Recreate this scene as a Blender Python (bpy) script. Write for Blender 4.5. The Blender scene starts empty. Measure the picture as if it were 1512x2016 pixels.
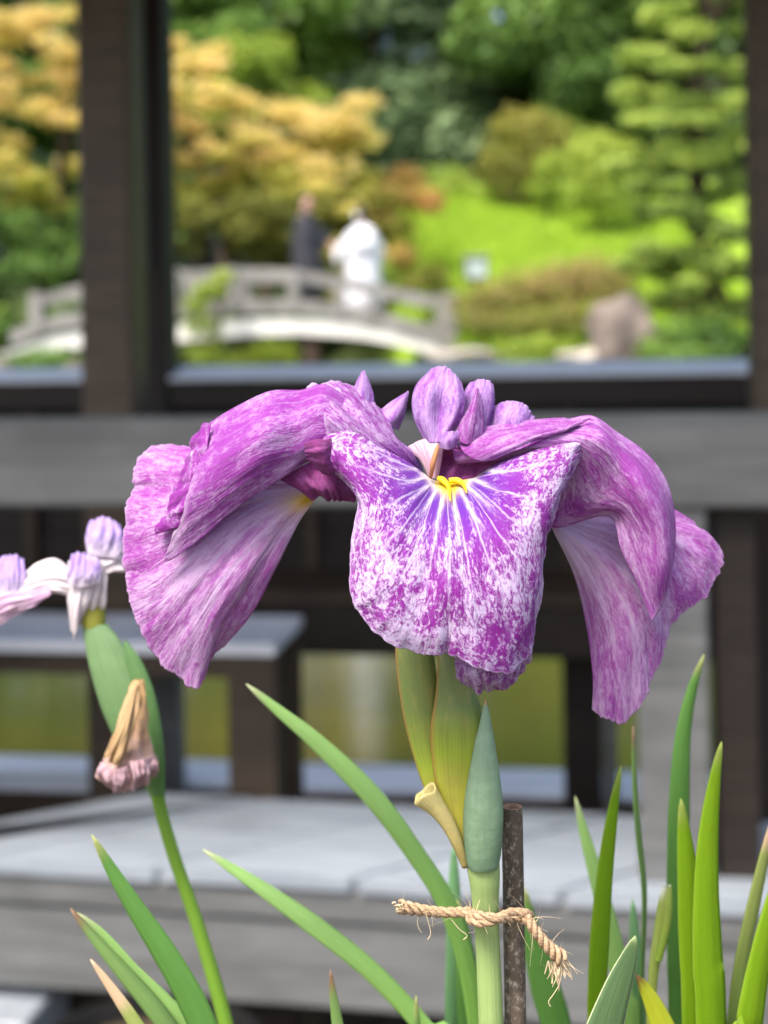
import bpy, bmesh, math, random
import numpy as np
from mathutils import Vector, Matrix, noise

rnd = random.Random(7)
rng = np.random.default_rng(7)
SC = bpy.context.scene
COL = SC.collection
R = math.radians

# ------------------------------------------------------------------ camera, sky, sun, exposure
F = 2800.0                 # focal length in photograph pixels (1512 x 2016)
CX, CY = 756.0, 650.0      # principal point: eye level lies at row 650
CAMZ = 2.2                 # metres above the pond
ROLL = 0.0165
cam = bpy.data.cameras.new('camera'); camo = bpy.data.objects.new('camera', cam); COL.objects.link(camo)
cam.sensor_fit = 'VERTICAL'; cam.sensor_height = 34.6; cam.sensor_width = 34.6 * .75
cam.lens = F / 2016 * 34.6
cam.shift_y = -(1008 - CY) / 2016
cam.clip_start = .02; cam.clip_end = 2000
camo.matrix_world = Matrix.Translation((0, 0, CAMZ)) @ Matrix.Rotation(R(90), 4, 'X') @ Matrix.Rotation(-ROLL, 4, 'Z')
cam.dof.use_dof = True; cam.dof.focus_distance = .40; cam.dof.aperture_fstop = 10.0
SC.camera = camo

SUN_TO = Vector((-.30, -.44, .85)).normalized()
w = bpy.data.worlds.new('World'); SC.world = w; w.use_nodes = True
nt = w.node_tree; bg = nt.nodes['Background']
sky = nt.nodes.new('ShaderNodeTexSky'); sky.sky_type = 'NISHITA'; sky.sun_disc = False
sky.sun_elevation = math.asin(SUN_TO.z); sky.sun_rotation = math.atan2(SUN_TO.x, SUN_TO.y)
sky.dust_density = 4.0; sky.ozone_density = .4
nt.links.new(sky.outputs[0], bg.inputs[0]); bg.inputs[1].default_value = .13
sl = bpy.data.lights.new('sun', 'SUN'); sl.energy = 2.0; sl.angle = R(15); sl.color = (1, .93, .82)
so = bpy.data.objects.new('sun', sl); COL.objects.link(so)
so.rotation_euler = SUN_TO.to_track_quat('Z', 'Y').to_euler()
SC.view_settings.view_transform = 'Standard'; SC.view_settings.look = 'None'
SC.view_settings.exposure = 1.6; SC.view_settings.gamma = 1
SC.cycles.use_denoising = True
SC.cycles.max_bounces = 7; SC.cycles.transparent_max_bounces = 6
SC.cycles.sample_clamp_indirect = 4

# ------------------------------------------------------------------ helpers
cR, sR = math.cos(ROLL), math.sin(ROLL)
def ray(px, py):
    dx, dy = px - CX, py - CY
    return (cR * dx - sR * dy) / F, (sR * dx + cR * dy) / F
def P(px, py, Y):
    """world point seen at photograph pixel (px,py), Y metres in front of the camera"""
    a, b = ray(px, py)
    return Vector((a * Y, Y, CAMZ - b * Y))
OY = 2.974; YC, YS = math.cos(R(8.2)), math.sin(R(8.2))
def W(a, b, z): return Vector((a * YC + b * YS, OY - a * YS + b * YC, z))   # pavilion frame -> world
def PL(px, py, b):
    k, m = ray(px, py)
    Y = (b + OY * YC) / (k * YS + YC); X = k * Y
    return X * YC - (Y - OY) * YS, CAMZ - m * Y

def link(name, me, mat=None, parent=None, smooth=False):
    o = bpy.data.objects.new(name, me); COL.objects.link(o)
    if mat is not None and not me.materials: me.materials.append(mat)
    if parent is not None: o.parent = parent
    if smooth: me.shade_smooth()
    return o
def empty(name, loc=(0, 0, 0)):
    o = bpy.data.objects.new(name, None); COL.objects.link(o); o.location = loc; o.empty_display_size = .05
    return o
def tag(o, label=None, cat=None, group=None, kind=None):
    if label: o['label'] = label
    if cat: o['category'] = cat
    if group: o['group'] = group
    if kind: o['kind'] = kind
    return o
def thing(name, label, cat, loc=(0, 0, 0), group=None): return tag(empty(name, loc), label, cat, group)
def attach(o, parent):
    o.parent = parent; o.matrix_parent_inverse = Matrix.Translation(-Vector(parent.location)); return o
def mesh(name, verts, faces):
    me = bpy.data.meshes.new(name); me.from_pydata([tuple(v) for v in verts], [], faces); me.update(); return me
def mesh_np(name, V, Q):
    """V (n,3), Q (m,k) index array"""
    me = bpy.data.meshes.new(name); n, m, k = len(V), len(Q), Q.shape[1]
    me.vertices.add(n); me.vertices.foreach_set('co', np.ascontiguousarray(V, dtype=np.float32).ravel())
    me.loops.add(m * k); me.loops.foreach_set('vertex_index', np.ascontiguousarray(Q, dtype=np.int32).ravel())
    me.polygons.add(m); me.polygons.foreach_set('loop_start', np.arange(0, m * k, k, dtype=np.int32))
    me.polygons.foreach_set('loop_total', np.full(m, k, dtype=np.int32))
    me.update(calc_edges=True); return me
def fattr(me, name, arr):
    a = me.attributes.new(name, 'FLOAT', 'POINT'); a.data.foreach_set('value', np.ascontiguousarray(arr, dtype=np.float32).ravel())
def hexa(name, c8, mat, parent, bev=.004):
    """box from eight corners: bottom four (ccw) then top four"""
    me = mesh(name, c8, [(3, 2, 1, 0), (4, 5, 6, 7), (0, 1, 5, 4), (1, 2, 6, 5), (2, 3, 7, 6), (3, 0, 4, 7)])
    if bev:
        bm = bmesh.new(); bm.from_mesh(me)
        bmesh.ops.bevel(bm, geom=bm.edges[:], offset=bev, segments=1, affect='EDGES'); bm.to_mesh(me); bm.free()
    o = link(name, me, mat)
    if parent is not None: attach(o, parent)
    return o
def pbox(name, a0, a1, b0, b1, z0, z1, mat, parent, bev=.004, dzb=0):
    c = [W(a0, b0, z0), W(a1, b0, z0), W(a1, b1, z0), W(a0, b1, z0), W(a0, b0, z1), W(a1, b0, z1), W(a1, b1, z1 + dzb), W(a0, b1, z1 + dzb)]
    return hexa(name, c, mat, parent, bev)
def catmull(pts, n):
    """resample polyline pts (k,d) to n points, centripetal-ish spline by chord length"""
    p = np.asarray(pts, float); k = len(p)
    if k == 1: return np.repeat(p, n, 0)
    d = np.maximum(np.linalg.norm(np.diff(p, axis=0), axis=1), 1e-9) ** .5
    t = np.concatenate([[0], np.cumsum(d)]); t /= t[-1]
    return spline(p, t, np.linspace(0, 1, n))
def spline(p, t, s):
    k = len(p)
    if k == 2: return p[0] + (p[1] - p[0]) * s[:, None] if p.ndim == 2 else p[0] + (p[1] - p[0]) * s[:, None, None]
    m = np.empty_like(p)
    for i in range(k):
        if i == 0: m[i] = (p[1] - p[0]) / (t[1] - t[0])
        elif i == k - 1: m[i] = (p[-1] - p[-2]) / (t[-1] - t[-2])
        else: m[i] = (p[i + 1] - p[i - 1]) / (t[i + 1] - t[i - 1])
    i = np.clip(np.searchsorted(t, s, side='right') - 1, 0, k - 2)
    h = (t[i + 1] - t[i]); x = (s - t[i]) / h
    sh = (-1,) + (1,) * (p.ndim - 1); x = x.reshape(sh); h = h.reshape(sh)
    return ((2 * x**3 - 3 * x**2 + 1) * p[i] + (x**3 - 2 * x**2 + x) * h * m[i] + (-2 * x**3 + 3 * x**2) * p[i + 1] + (x**3 - x**2) * h * m[i + 1])
def grid_quads(nu, nv, close=False):
    u = np.arange(nu if close else nu - 1); v = np.arange(nv - 1)
    A, B = np.meshgrid(u, v, indexing='ij'); A2 = (A + 1) % nu
    return np.stack([A * nv + B, A2 * nv + B, A2 * nv + B + 1, A * nv + B + 1], -1).reshape(-1, 4)
def tube_mesh(name, pts, rads, seg=10, cap=True, flat=1.0, flatdir=None, n=None):
    """tapered tube round a polyline; flat squashes it across flatdir"""
    pts = np.asarray([tuple(p) for p in pts], float); rads = np.asarray(rads, float)
    if n:
        q = catmull(np.column_stack([pts, rads]), n); pts, rads = q[:, :3], q[:, 3]
    V = []; up = Vector(flatdir or (0, 1, 0))
    for i in range(len(pts)):
        t = Vector(pts[min(i + 1, len(pts) - 1)] - pts[max(i - 1, 0)]).normalized()
        s = t.cross(up); s = s.normalized() if s.length > 1e-4 else t.orthogonal().normalized()
        nrm = s.cross(t).normalized()
        for k in range(seg):
            an = 2 * math.pi * k / seg
            V.append(Vector(pts[i]) + (s * math.cos(an) + nrm * math.sin(an) * flat) * max(rads[i], 1e-5))
    n_ = len(pts); Q = []
    for i in range(n_ - 1):
        for k in range(seg):
            Q.append((i * seg + k, i * seg + (k + 1) % seg, (i + 1) * seg + (k + 1) % seg, (i + 1) * seg + k))
    if cap: Q += [tuple(range(seg - 1, -1, -1)), tuple((n_ - 1) * seg + k for k in range(seg))]
    return mesh(name, V, Q)
def noise3(x, y, z): return noise.noise(Vector((x, y, z)))

# ------------------------------------------------------------------ node material helpers
class NT:
    def __init__(s, name):
        s.m = bpy.data.materials.new(name); s.m.use_nodes = True; s.t = s.m.node_tree; s.t.nodes.clear()
        s.out = s.t.nodes.new('ShaderNodeOutputMaterial')
    def n(s, typ, **kw):
        nd = s.t.nodes.new(typ)
        for k, v in kw.items(): setattr(nd, k, v)
        return nd
    def set(s, nd, key, val):
        if hasattr(val, 'is_linked') or hasattr(val, 'links'): s.t.links.new(val, nd.inputs[key])
        else: nd.inputs[key].default_value = val
        return nd
    def attr(s, name): return s.n('ShaderNodeAttribute', attribute_name=name)
    def math(s, op, a, b=0.0, c=None, clamp=False):
        nd = s.n('ShaderNodeMath', operation=op, use_clamp=clamp); s.set(nd, 0, a); s.set(nd, 1, b)
        if c is not None: s.set(nd, 2, c)
        return nd.outputs[0]
    def mix(s, f, a, b, blend='MIX'):
        nd = s.n('ShaderNodeMix', data_type='RGBA', blend_type=blend); s.set(nd, 0, f)
        for k, v in ((6, a), (7, b)): s.set(nd, k, v if hasattr(v, 'is_linked') else (*v, 1) if len(v) == 3 else v)
        return nd.outputs[2]
    def ramp(s, f, stops, interp='LINEAR'):
        nd = s.n('ShaderNodeValToRGB'); nd.color_ramp.interpolation = interp; s.set(nd, 0, f)
        el = nd.color_ramp.elements
        while len(el) < len(stops): el.new(.5)
        for e, (p, c) in zip(el, stops): e.position = p; e.color = (*c, 1) if len(c) == 3 else c
        return nd.outputs[0]
    def smooth(s, f, lo, hi, a=0.0, b=1.0):
        nd = s.n('ShaderNodeMapRange', interpolation_type='SMOOTHSTEP'); s.set(nd, 0, f)
        for k, v in ((1, lo), (2, hi), (3, a), (4, b)): nd.inputs[k].default_value = v
        return nd.outputs[0]
    def noise(s, vec, scale, detail=4, rough=.55, dist=0.0):
        nd = s.n('ShaderNodeTexNoise'); s.set(nd, 'Vector', vec); s.set(nd, 'Scale', scale); s.set(nd, 'Detail', detail)
        s.set(nd, 'Roughness', rough); s.set(nd, 'Distortion', dist); return nd.outputs[0]
    def comb(s, x, y, z=0.0):
        nd = s.n('ShaderNodeCombineXYZ'); s.set(nd, 0, x); s.set(nd, 1, y); s.set(nd, 2, z); return nd.outputs[0]
    def geo(s): return s.n('ShaderNodeNewGeometry').outputs['Position']
    def objc(s): return s.n('ShaderNodeTexCoord').outputs['Object']
    def mapping(s, vec, scale):
        nd = s.n('ShaderNodeMapping'); s.set(nd, 'Vector', vec); nd.inputs['Scale'].default_value = scale; return nd.outputs[0]
    def bump(s, h, strength, dist):
        nd = s.n('ShaderNodeBump'); s.set(nd, 'Height', h); nd.inputs['Strength'].default_value = strength; nd.inputs['Distance'].default_value = dist
        return nd.outputs[0]
    def bsdf(s, col, rough=.6, spec=.3, normal=None, **kw):
        nd = s.n('ShaderNodeBsdfPrincipled'); s.set(nd, 'Base Color', col if hasattr(col, 'is_linked') else (*col, 1))
        s.set(nd, 'Roughness', rough); s.set(nd, 'Specular IOR Level', spec)
        if normal is not None: s.set(nd, 'Normal', normal)
        for k, v in kw.items(): s.set(nd, k, v)
        return nd.outputs[0]
    def transl(s, surf, col, f, normal=None):
        tr = s.n('ShaderNodeBsdfTranslucent'); s.set(tr, 'Color', col if hasattr(col, 'is_linked') else (*col, 1))
        if normal is not None: s.set(tr, 'Normal', normal)
        mx = s.n('ShaderNodeMixShader'); s.set(mx, 0, f); s.t.links.new(surf, mx.inputs[1]); s.t.links.new(tr.outputs[0], mx.inputs[2])
        return mx.outputs[0]
    def done(s, surf): s.t.links.new(surf, s.out.inputs['Surface']); return s.m

def wood_mat(name, c0, c1, rough=.7, grain=1.0, spec=.3, rotz=R(-8.2)):
    k = NT(name)
    mp = k.n('ShaderNodeMapping'); k.set(mp, 'Vector', k.geo()); mp.inputs['Rotation'].default_value = (0, 0, -rotz)
    v = mp.outputs[0]
    g = k.noise(k.mapping(v, (1.3 * grain, 18 * grain, 18 * grain)), 3, 6, .6, .6)
    st = k.noise(v, 2.2, 4, .6)
    col = k.mix(k.smooth(g, .3, .72), c0, c1)
    col = k.mix(k.math('MULTIPLY', k.smooth(st, .45, .75), .5), col, tuple(.55 * x for x in c0))
    return k.done(k.bsdf(col, k.math('ADD', rough - .1, k.math('MULTIPLY', g, .2)), spec, k.bump(g, .35, .004)))
def plain_mat(name, c, rough=.6, spec=.3, var=.25, scale=8, bump=.2, bd=.01):
    k = NT(name); v = k.geo(); nz = k.noise(v, scale, 6, .6)
    col = k.mix(k.smooth(nz, .3, .7), tuple(x * (1 - var) for x in c), tuple(min(1, x * (1 + var)) for x in c))
    return k.done(k.bsdf(col, rough, spec, k.bump(k.noise(v, scale * 3, 5), bump, bd)))
def leafy_mat(name, c0, c1, c2=None, transl=.35, rough=.55, spec=.3):
    """tree leaf: per-leaf tone attribute runs through two or three pigments"""
    k = NT(name); f = k.attr('tone').outputs['Fac']
    stops = [(0, c0), (1, c1)] if c2 is None else [(0, c0), (.55, c1), (1, c2)]
    col = k.ramp(f, stops)
    s = k.bsdf(col, rough, spec)
    return k.done(k.transl(s, k.mix(.5, col, tuple(min(1, 1.4 * x) for x in c1)), transl))

M = {}
M['dark'] = wood_mat('dark_stained_timber', (.008, .005, .0035), (.021, .014, .010), .62, 1, .35)
M['brown'] = wood_mat('brown_timber', (.025, .016, .009), (.058, .038, .023), .6, 1, .35)
M['grey'] = wood_mat('weathered_grey_timber', (.088, .092, .093), (.150, .154, .155), .62, .8, .4)
M['post'] = wood_mat('brown_post_timber', (.042, .028, .016), (.090, .062, .040), .55, 1, .4)
M['deck'] = wood_mat('weathered_sky_tinted_deck', (.21, .24, .275), (.33, .365, .41), .48, .7, .5)  # weathered boards; bluish tint carries the sky reflected on their tops
M['cap'] = wood_mat('sky_sheen_rail_cap', (.55, .56, .60), (.72, .73, .77), .38, 1, .5)  # pale colour stands in for sky reflection on the shaded boards
M['roof'] = plain_mat('roof_shingle', (.10, .075, .055), .8)
M['stone'] = plain_mat('pale_grey_stone', (.20, .195, .185), .8, .2, .3, 3)
M['fascia'] = plain_mat('pale_limewashed_beam', (.62, .61, .58), .6, .3, .12, 3)
M['pale'] = plain_mat('pale_edging_stone', (.34, .31, .27), .85, .2, .3, 3)
M['rock'] = plain_mat('garden_rock', (.14, .115, .10), .85, .2, .45, 2.2, .5, .05)
M['soil'] = plain_mat('soil', (.06, .045, .03), .95, .1, .4, 5)
M['bark'] = plain_mat('bark', (.055, .04, .03), .9, .1, .4, 6, .5, .03)
M['pot'] = plain_mat('black_plastic', (.006, .006, .006), .8, .15, .2, 20, .05, .002)

# ------------------------------------------------------------------ terrain, pond
def sst(a, b, x): t = min(1, max(0, (x - a) / (b - a))); return t * t * (3 - 2 * t)
def shore(x): return 25.2 + (18.6 - 25.2) * sst(.2, 1.6, x) + .4 * math.sin(x * .7)
def ground_h(x, y):
    if y < 10: return -.7 + 1.28 * sst(6.2, 5.3, y)
    s = shore(x); t = sst(s - .5, s + .9, y)
    right = sst(-1.5, 1.2, x)
    hr = 1.72 + .30 * max(0, y - 21) * (1 if y < 34 else 0) + (3.9 + .12 * (y - 34) if y >= 34 else 0)
    hl = 1.5 + .16 * max(0, y - 26)
    h = hl + (hr - hl) * right
    h += .10 * noise3(x * .35, y * .35, 3)
    far = sst(60, 110, y); h = h * (1 - far) + far * 12
    return -.7 + (h + .7) * t
xs = np.concatenate([[-400, -220, -120, -70], np.linspace(-45, -14, 22), np.linspace(-13, 13, 66), np.linspace(14, 45, 22), [70, 120, 220, 400]])
ys = np.concatenate([[-300, -100, -30, -8], np.linspace(-3, 8, 24), np.linspace(9, 17, 8), np.linspace(17.5, 36, 60), np.linspace(37, 60, 20), [75, 100, 160, 300, 600]])
V = np.array([(x, y, ground_h(x, y)) for x in xs for y in ys])
me = mesh_np('ground', V, grid_quads(len(xs), len(ys)))
k = NT('grassy_ground'); v = k.geo(); nz = k.noise(v, 1.2, 6, .6); nf = k.noise(v, 14, 5, .65)
sep = k.n('ShaderNodeSeparateXYZ'); k.set(sep, 0, v)
green = k.mix(k.smooth(nz, .35, .65), (.17, .27, .02), (.27, .40, .035))
green = k.mix(k.math('MULTIPLY', k.smooth(nf, .4, .7), .5), green, (.10, .21, .015))
earth = k.mix(k.smooth(nf, .35, .65), (.05, .038, .025), (.10, .08, .05))
moss = k.mix(k.smooth(nf, .35, .65), (.030, .045, .014), (.06, .085, .02))
lawn = k.math('MULTIPLY', k.smooth(k.math('ADD', sep.outputs[0], k.math('MULTIPLY', nz, .6)), .1, .7), k.math('MULTIPLY', k.smooth(sep.outputs[1], 20.6, 21.4), k.smooth(sep.outputs[1], 33.5, 35, 1, 0)))
far = k.math('GREATER_THAN', sep.outputs[1], 15.0)
col = k.mix(far, earth, k.mix(lawn, moss, green))
o = link('ground', me, k.done(k.bsdf(col, .9, .15, k.bump(nf, .6, .05))), smooth=True); tag(o, 'grassy ground and banks round the pond', kind='structure')

xs = np.linspace(-60, 60, 3); ys = np.linspace(4.6, 40, 3)
me = mesh_np('pond_water', np.array([(x, y, 0) for x in xs for y in ys]), grid_quads(3, 3))
k = NT('pond_water'); v = k.geo()
n1 = k.noise(k.mapping(v, (.7, 3.0, 1)), 2.2, 3, .5); n2 = k.noise(k.mapping(v, (1.2, 9.0, 1)), 5, 3, .55)
hgt = k.math('ADD', k.math('MULTIPLY', n1, .7), k.math('MULTIPLY', n2, .25))
mur = k.mix(k.smooth(k.noise(v, .5, 3), .35, .65), (.026, .034, .008), (.040, .044, .009))
o = link('pond_water', me, k.done(k.bsdf(mur, .06, .5, k.bump(hgt, .05, .12), IOR=1.75))); tag(o, 'murky olive green pond water', kind='structure')

# ------------------------------------------------------------------ pavilion
pav = thing('garden_pavilion', 'dark timber pond-side pavilion with thick posts, grey handrail and raised plank platform', 'pavilion', W(0, .9, .58))
# near handrail (grey beam) and its posts
zt = CAMZ - 172 * OY / F; zb = CAMZ - 350 * OY / F
pbox('handrail_beam', -2.4, 2.2, .0, .12, zb, zt, M['grey'], pav, .008)
aL = PL(1257, 1400, .02)[0]; aR = PL(1397, 1400, .02)[0]
ZD = CAMZ - 1075 * OY / F                                    # platform top
pbox('handrail_post', aL, aR, .02, .115, ZD - .03, zb + .01, M['grey'], pav, .006)
a0 = PL(1397, 1300, .16)[0]; a1 = PL(1482, 1300, .16)[0]
pbox('stud', a0 + .004, a1, .06, .17, ZD - .03, zb + .01, M['dark'], pav)
# further studs / panels left and right out of view
for px in (-420, -900): 
    q = PL(px, 1400, .02)[0]; pbox('handrail_post', q, q + .15, .02, .115, ZD - .03, zb + .01, M['grey'], pav, .006)
pbox('stud', PL(1497, 1400, .5)[0], PL(1600, 1400, .5)[0], .5, .62, .62, zb + .1, M['dark'], pav)
# tall posts
pbox('post', PL(158, 700, .92)[0], PL(262, 700, .92)[0], .92, 1.06, .6, 3.68, M['post'], pav, .012)
pbox('post', PL(246, 600, 1.58)[0], PL(327, 600, 1.58)[0], 1.58, 1.72, .6, 3.68, M['dark'], pav, .012)
# pale weathered arris strip on the rear post
pbox('cover_strip', PL(262, 400, 1.55)[0], PL(286, 400, 1.55)[0], 1.555, 1.585, CAMZ + .22, 3.67, M['grey'], pav, .003)
pbox('post', PL(1483, 700, .92)[0], PL(1590, 700, .92)[0], .92, 1.06, .6, 3.68, M['post'], pav, .012)
pbox('post', PL(1620, 600, 1.58)[0], PL(1700, 600, 1.58)[0], 1.58, 1.72, .6, 3.68, M['dark'], pav, .012)
# far rail with sloped cap, sky sheen painted into its pale colour
zc = PL(756, 738, 1.6)[1]; zr = PL(756, 803, 1.6)[1]; zback = PL(756, 716, 1.74)[1]
for x0, x1 in ((-2200, 168), (265, 1640)):
    a0 = PL(x0, 760, 1.62)[0]; a1 = PL(x1, 760, 1.62)[0]
    pbox('rail', a0, a1, 1.60, 1.74, zr, zc - .012, M['dark'], pav, .006)
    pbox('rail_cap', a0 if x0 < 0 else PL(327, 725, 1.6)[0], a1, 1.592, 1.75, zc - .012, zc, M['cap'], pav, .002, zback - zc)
# dark board panel below the rail (each board on its own), with battens
z0 = PL(756, 1150, 1.66)[1]; nb = 4; hb = (zr + .02 - z0) / nb
for i in range(nb):
    pbox('back_board', -3.0, 2.6, 1.66 + .014 * (i % 2), 1.672 + .014 * (i % 2), z0 + i * hb - .008, z0 + (i + 1) * hb + .008, M['dark'], pav, .002)
for px in (612, 1120, 60): q = PL(px, 1050, 1.64)[0]; pbox('batten', q - .022, q + .022, 1.635, 1.662, z0 - .02, zr, M['brown'], pav, .003)
# sill by the water: dark beam with a top board coloured pale with sky sheen
zs = PL(900, 1562, 1.6)[1]; zs0 = PL(900, 1600, 1.6)[1]
pbox('sill', -3.2, 2.8, 1.6, 1.78, zs0 - .06, zs - .012, M['brown'], pav, .004)
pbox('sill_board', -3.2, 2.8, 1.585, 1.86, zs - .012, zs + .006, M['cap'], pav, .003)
# lower step beam left
a1 = PL(196, 1570, 1.1)[0]; zz = PL(90, 1556, 1.1)[1]
pbox('step_beam', -2.8, a1, 1.1, 1.22, .6, zz, M['brown'], pav, .004)
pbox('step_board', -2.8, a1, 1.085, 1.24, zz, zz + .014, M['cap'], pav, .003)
# uprights between sill and back panel
for x0, x1, mt in ((1108, 1186, 'dark'), (300, 352, 'grey'), (1186, 1216, 'grey')):
    pbox('upright', PL(x0, 1400, 1.5)[0], PL(x1, 1400, 1.5)[0] - .002, 1.5, 1.58, zs0 - .06, PL(700, 1250, 1.5)[1], M[mt], pav, .004)
# interior floor boards
for i in range(9): pbox('floor_board', -3.0, 2.8, .46 + i * .125, .46 + i * .125 + .119, .585, .612, M['brown'], pav, .003)
# platform: boards laid on the diagonal, cut to the platform outline
def clip(poly, n, d):
    out = []
    for i in range(len(poly)):
        p, q = poly[i], poly[(i + 1) % len(poly)]; fp = p[0] * n[0] + p[1] * n[1] - d; fq = q[0] * n[0] + q[1] * n[1] - d
        if fp <= 0: out.append(p)
        if fp * fq < 0: t = fp / (fp - fq); out.append((p[0] + (q[0] - p[0]) * t, p[1] + (q[1] - p[1]) * t))
    return out
def onZ(px, py, z):
    a, m = ray(px, py); Y = (CAMZ - z) / m; return (a * Y, Y)
nearA, nearB = onZ(0, 1692, ZD), onZ(1250, 1762, ZD)
dirn = Vector((nearB[0] - nearA[0], nearB[1] - nearA[1])).normalized()
extA = Vector(nearA) - dirn * 1.6; extB = Vector(nearB) + dirn * 1.4
fl0, fl1 = onZ(0, 1617, ZD), onZ(285, 1562, ZD); fr = onZ(1250, 1608, ZD)
ddir = (Vector(fl1) - Vector(fl0)).normalized()
flE = Vector(fl0) - ddir * 1.0
corner = Vector(fl1)
fdir = (Vector(fr) - corner).normalized(); frE = Vector(fr) + fdir * 1.4
outline = [tuple(extA), tuple(extB), tuple(frE), tuple(corner), tuple(flE)]
nrm = Vector((-ddir.y, ddir.x))
g0 = Vector(onZ(430, 1682, ZD)); g1 = Vector(onZ(650, 1742, ZD)); wb = abs((g0 - g1).dot(nrm)) ; off0 = g0.dot(nrm)
i_lo = -12
for i in range(i_lo, 8):
    d0 = off0 + i * wb + .007; d1 = off0 + (i + 1) * wb - .007
    poly = clip(clip(outline, nrm, d1), (-nrm.x, -nrm.y), -d0)
    if len(poly) < 3: continue
    n_ = len(poly); zt_ = ZD + .0015 * (i % 3)
    ar = sum(poly[j][0] * poly[(j + 1) % n_][1] - poly[(j + 1) % n_][0] * poly[j][1] for j in range(n_))
    if abs(ar) < 1e-4: continue
    if ar < 0: poly = poly[::-1]
    vs = [(x, y, zt_ - .03) for x, y in poly] + [(x, y, zt_) for x, y in poly]
    fs = [tuple(range(n_ - 1, -1, -1)), tuple(range(n_, 2 * n_))] + [(j, (j + 1) % n_, (j + 1) % n_ + n_, j + n_) for j in range(n_)]
    attach(link('platform_board', mesh('platform_board', vs, fs), M['deck']), pav)
def strip(name, A, B, th, z0, z1, mat, inset=0.0):
    d = (Vector(B) - Vector(A)).normalized(); nn = Vector((-d.y, d.x)); A = Vector(A) + nn * inset; B = Vector(B) + nn * inset
    q = [A, B, B + nn * th, A + nn * th]
    return hexa(name, [(p.x, p.y, z0) for p in q] + [(p.x, p.y, z1) for p in q], mat, pav, .006)
zf1 = P(700, 1822, (nearA[1] + nearB[1]) / 2)[2]; zf2 = P(700, 1985, 3.0)[2]
strip('fascia_board', extA, extB, .05, zf1 + .004, ZD - .032, M['grey'], .012)
strip('fascia_board', extA, extB, .05, zf2, zf1 - .004, M['grey'], .022)
strip('edge_beam', flE, corner, -.06, .6, ZD - .032, M['brown'], -.02)
for t_ in (.12, .5, .88):
    p = extA.lerp(extB, t_) + Vector((.02, .14)); hexa('platform_leg', [(p.x + sx * .05, p.y + sy * .05, z) for z in (.56, ZD - .03) for sx, sy in ((-1, -1), (1, -1), (1, 1), (-1, 1))], M['dark'], pav)
# step in front of the platform (just its corner shows)
q = onZ(70, 1978, .74)
strip('front_step', (q[0] - 1.5, q[1] + .12), (q[0], q[1] - .09), .26, .58, .74, M['deck'])
# roof on the posts
ev, rg = 3.62, 4.6
def RO(a, b, z): return W(a, b, z)
for sgn in (0, 1):
    for i in range(12):
        t0, t1 = i / 12, (i + 1) / 12 + .02
        b0, b1 = (-1.1 + 1.8 * t0, -1.1 + 1.8 * t1) if sgn == 0 else (2.1 - 1.4 * t0, 2.1 - 1.4 * t1)
        za, zb_ = ev + (rg - ev) * t0 + .012 * 1, ev + (rg - ev) * t1
        c = [RO(-4.2, b0, za - .03), RO(3.6, b0, za - .03), RO(3.6, b1, zb_ - .03), RO(-4.2, b1, zb_ - .03), RO(-4.2, b0, za + .02), RO(3.6, b0, za + .02), RO(3.6, b1, zb_ + .0), RO(-4.2, b1, zb_ + .0)]
        hexa('roof_course', c, M['roof'], pav, 0)
pbox('wall_plate', -4.0, 3.4, .9, 1.08, 3.66, 3.86, M['dark'], pav); pbox('wall_plate', -4.0, 3.4, 1.56, 1.74, 3.66, 3.86, M['dark'], pav)

# bench inside the pavilion, left, and the long bench by the back panel
def bench(label, x0, x1, ytop, yap, b0, b1, legs, mtop, mleg, nbrd, zfl=.605):
    aa, z = PL(x0, ytop, b0); ab = PL(x1, ytop, b0)[0]; z = PL((max(x0, 0) + min(x1, 1512)) / 2, ytop, b0)[1]
    zap = PL((max(x0, 0) + min(x1, 1512)) / 2, yap, b0)[1]
    t = thing('bench', label, 'bench', W((aa + ab) / 2, (b0 + b1) / 2, zfl))
    wd = (b1 - b0) / nbrd
    for i in range(nbrd): pbox('seat_board', aa, ab, b0 + i * wd - .012, b0 + (i + 1) * wd - .017, z - .03, z, mtop, t, .003)
    pbox('apron', aa + .01, ab - .01, b0 + .005, b0 + .04, zap, z - .03, mleg, t)
    pbox('apron', aa + .01, ab - .01, b1 - .05, b1 - .015, zap, z - .03, mleg, t)
    for l0, l1 in legs:
        q0, q1 = PL(l0, 1400, b0)[0], PL(l1, 1400, b0)[0]
        pbox('leg', q0, q1, b0 + .008, b0 + .09, zfl, z - .03, mleg, t); pbox('leg', q0, q1, b1 - .1, b1 - .02, zfl, z - .03, mleg, t)
    return t
bench('low brown timber bench with seat boards tinted pale as skylit inside pavilion, left of the flower', -700, 543, 1262, 1332, .47, .82, ((446, 543), (-600, -520)), M['cap'], M['brown'], 3)
bench('long dark timber bench along the back panel of the pavilion', -1200, 1560, 1168, 1292, 1.2, 1.62, ((-1100, -1010), (1440, 1476)), M['brown'], M['dark'], 3)

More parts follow.
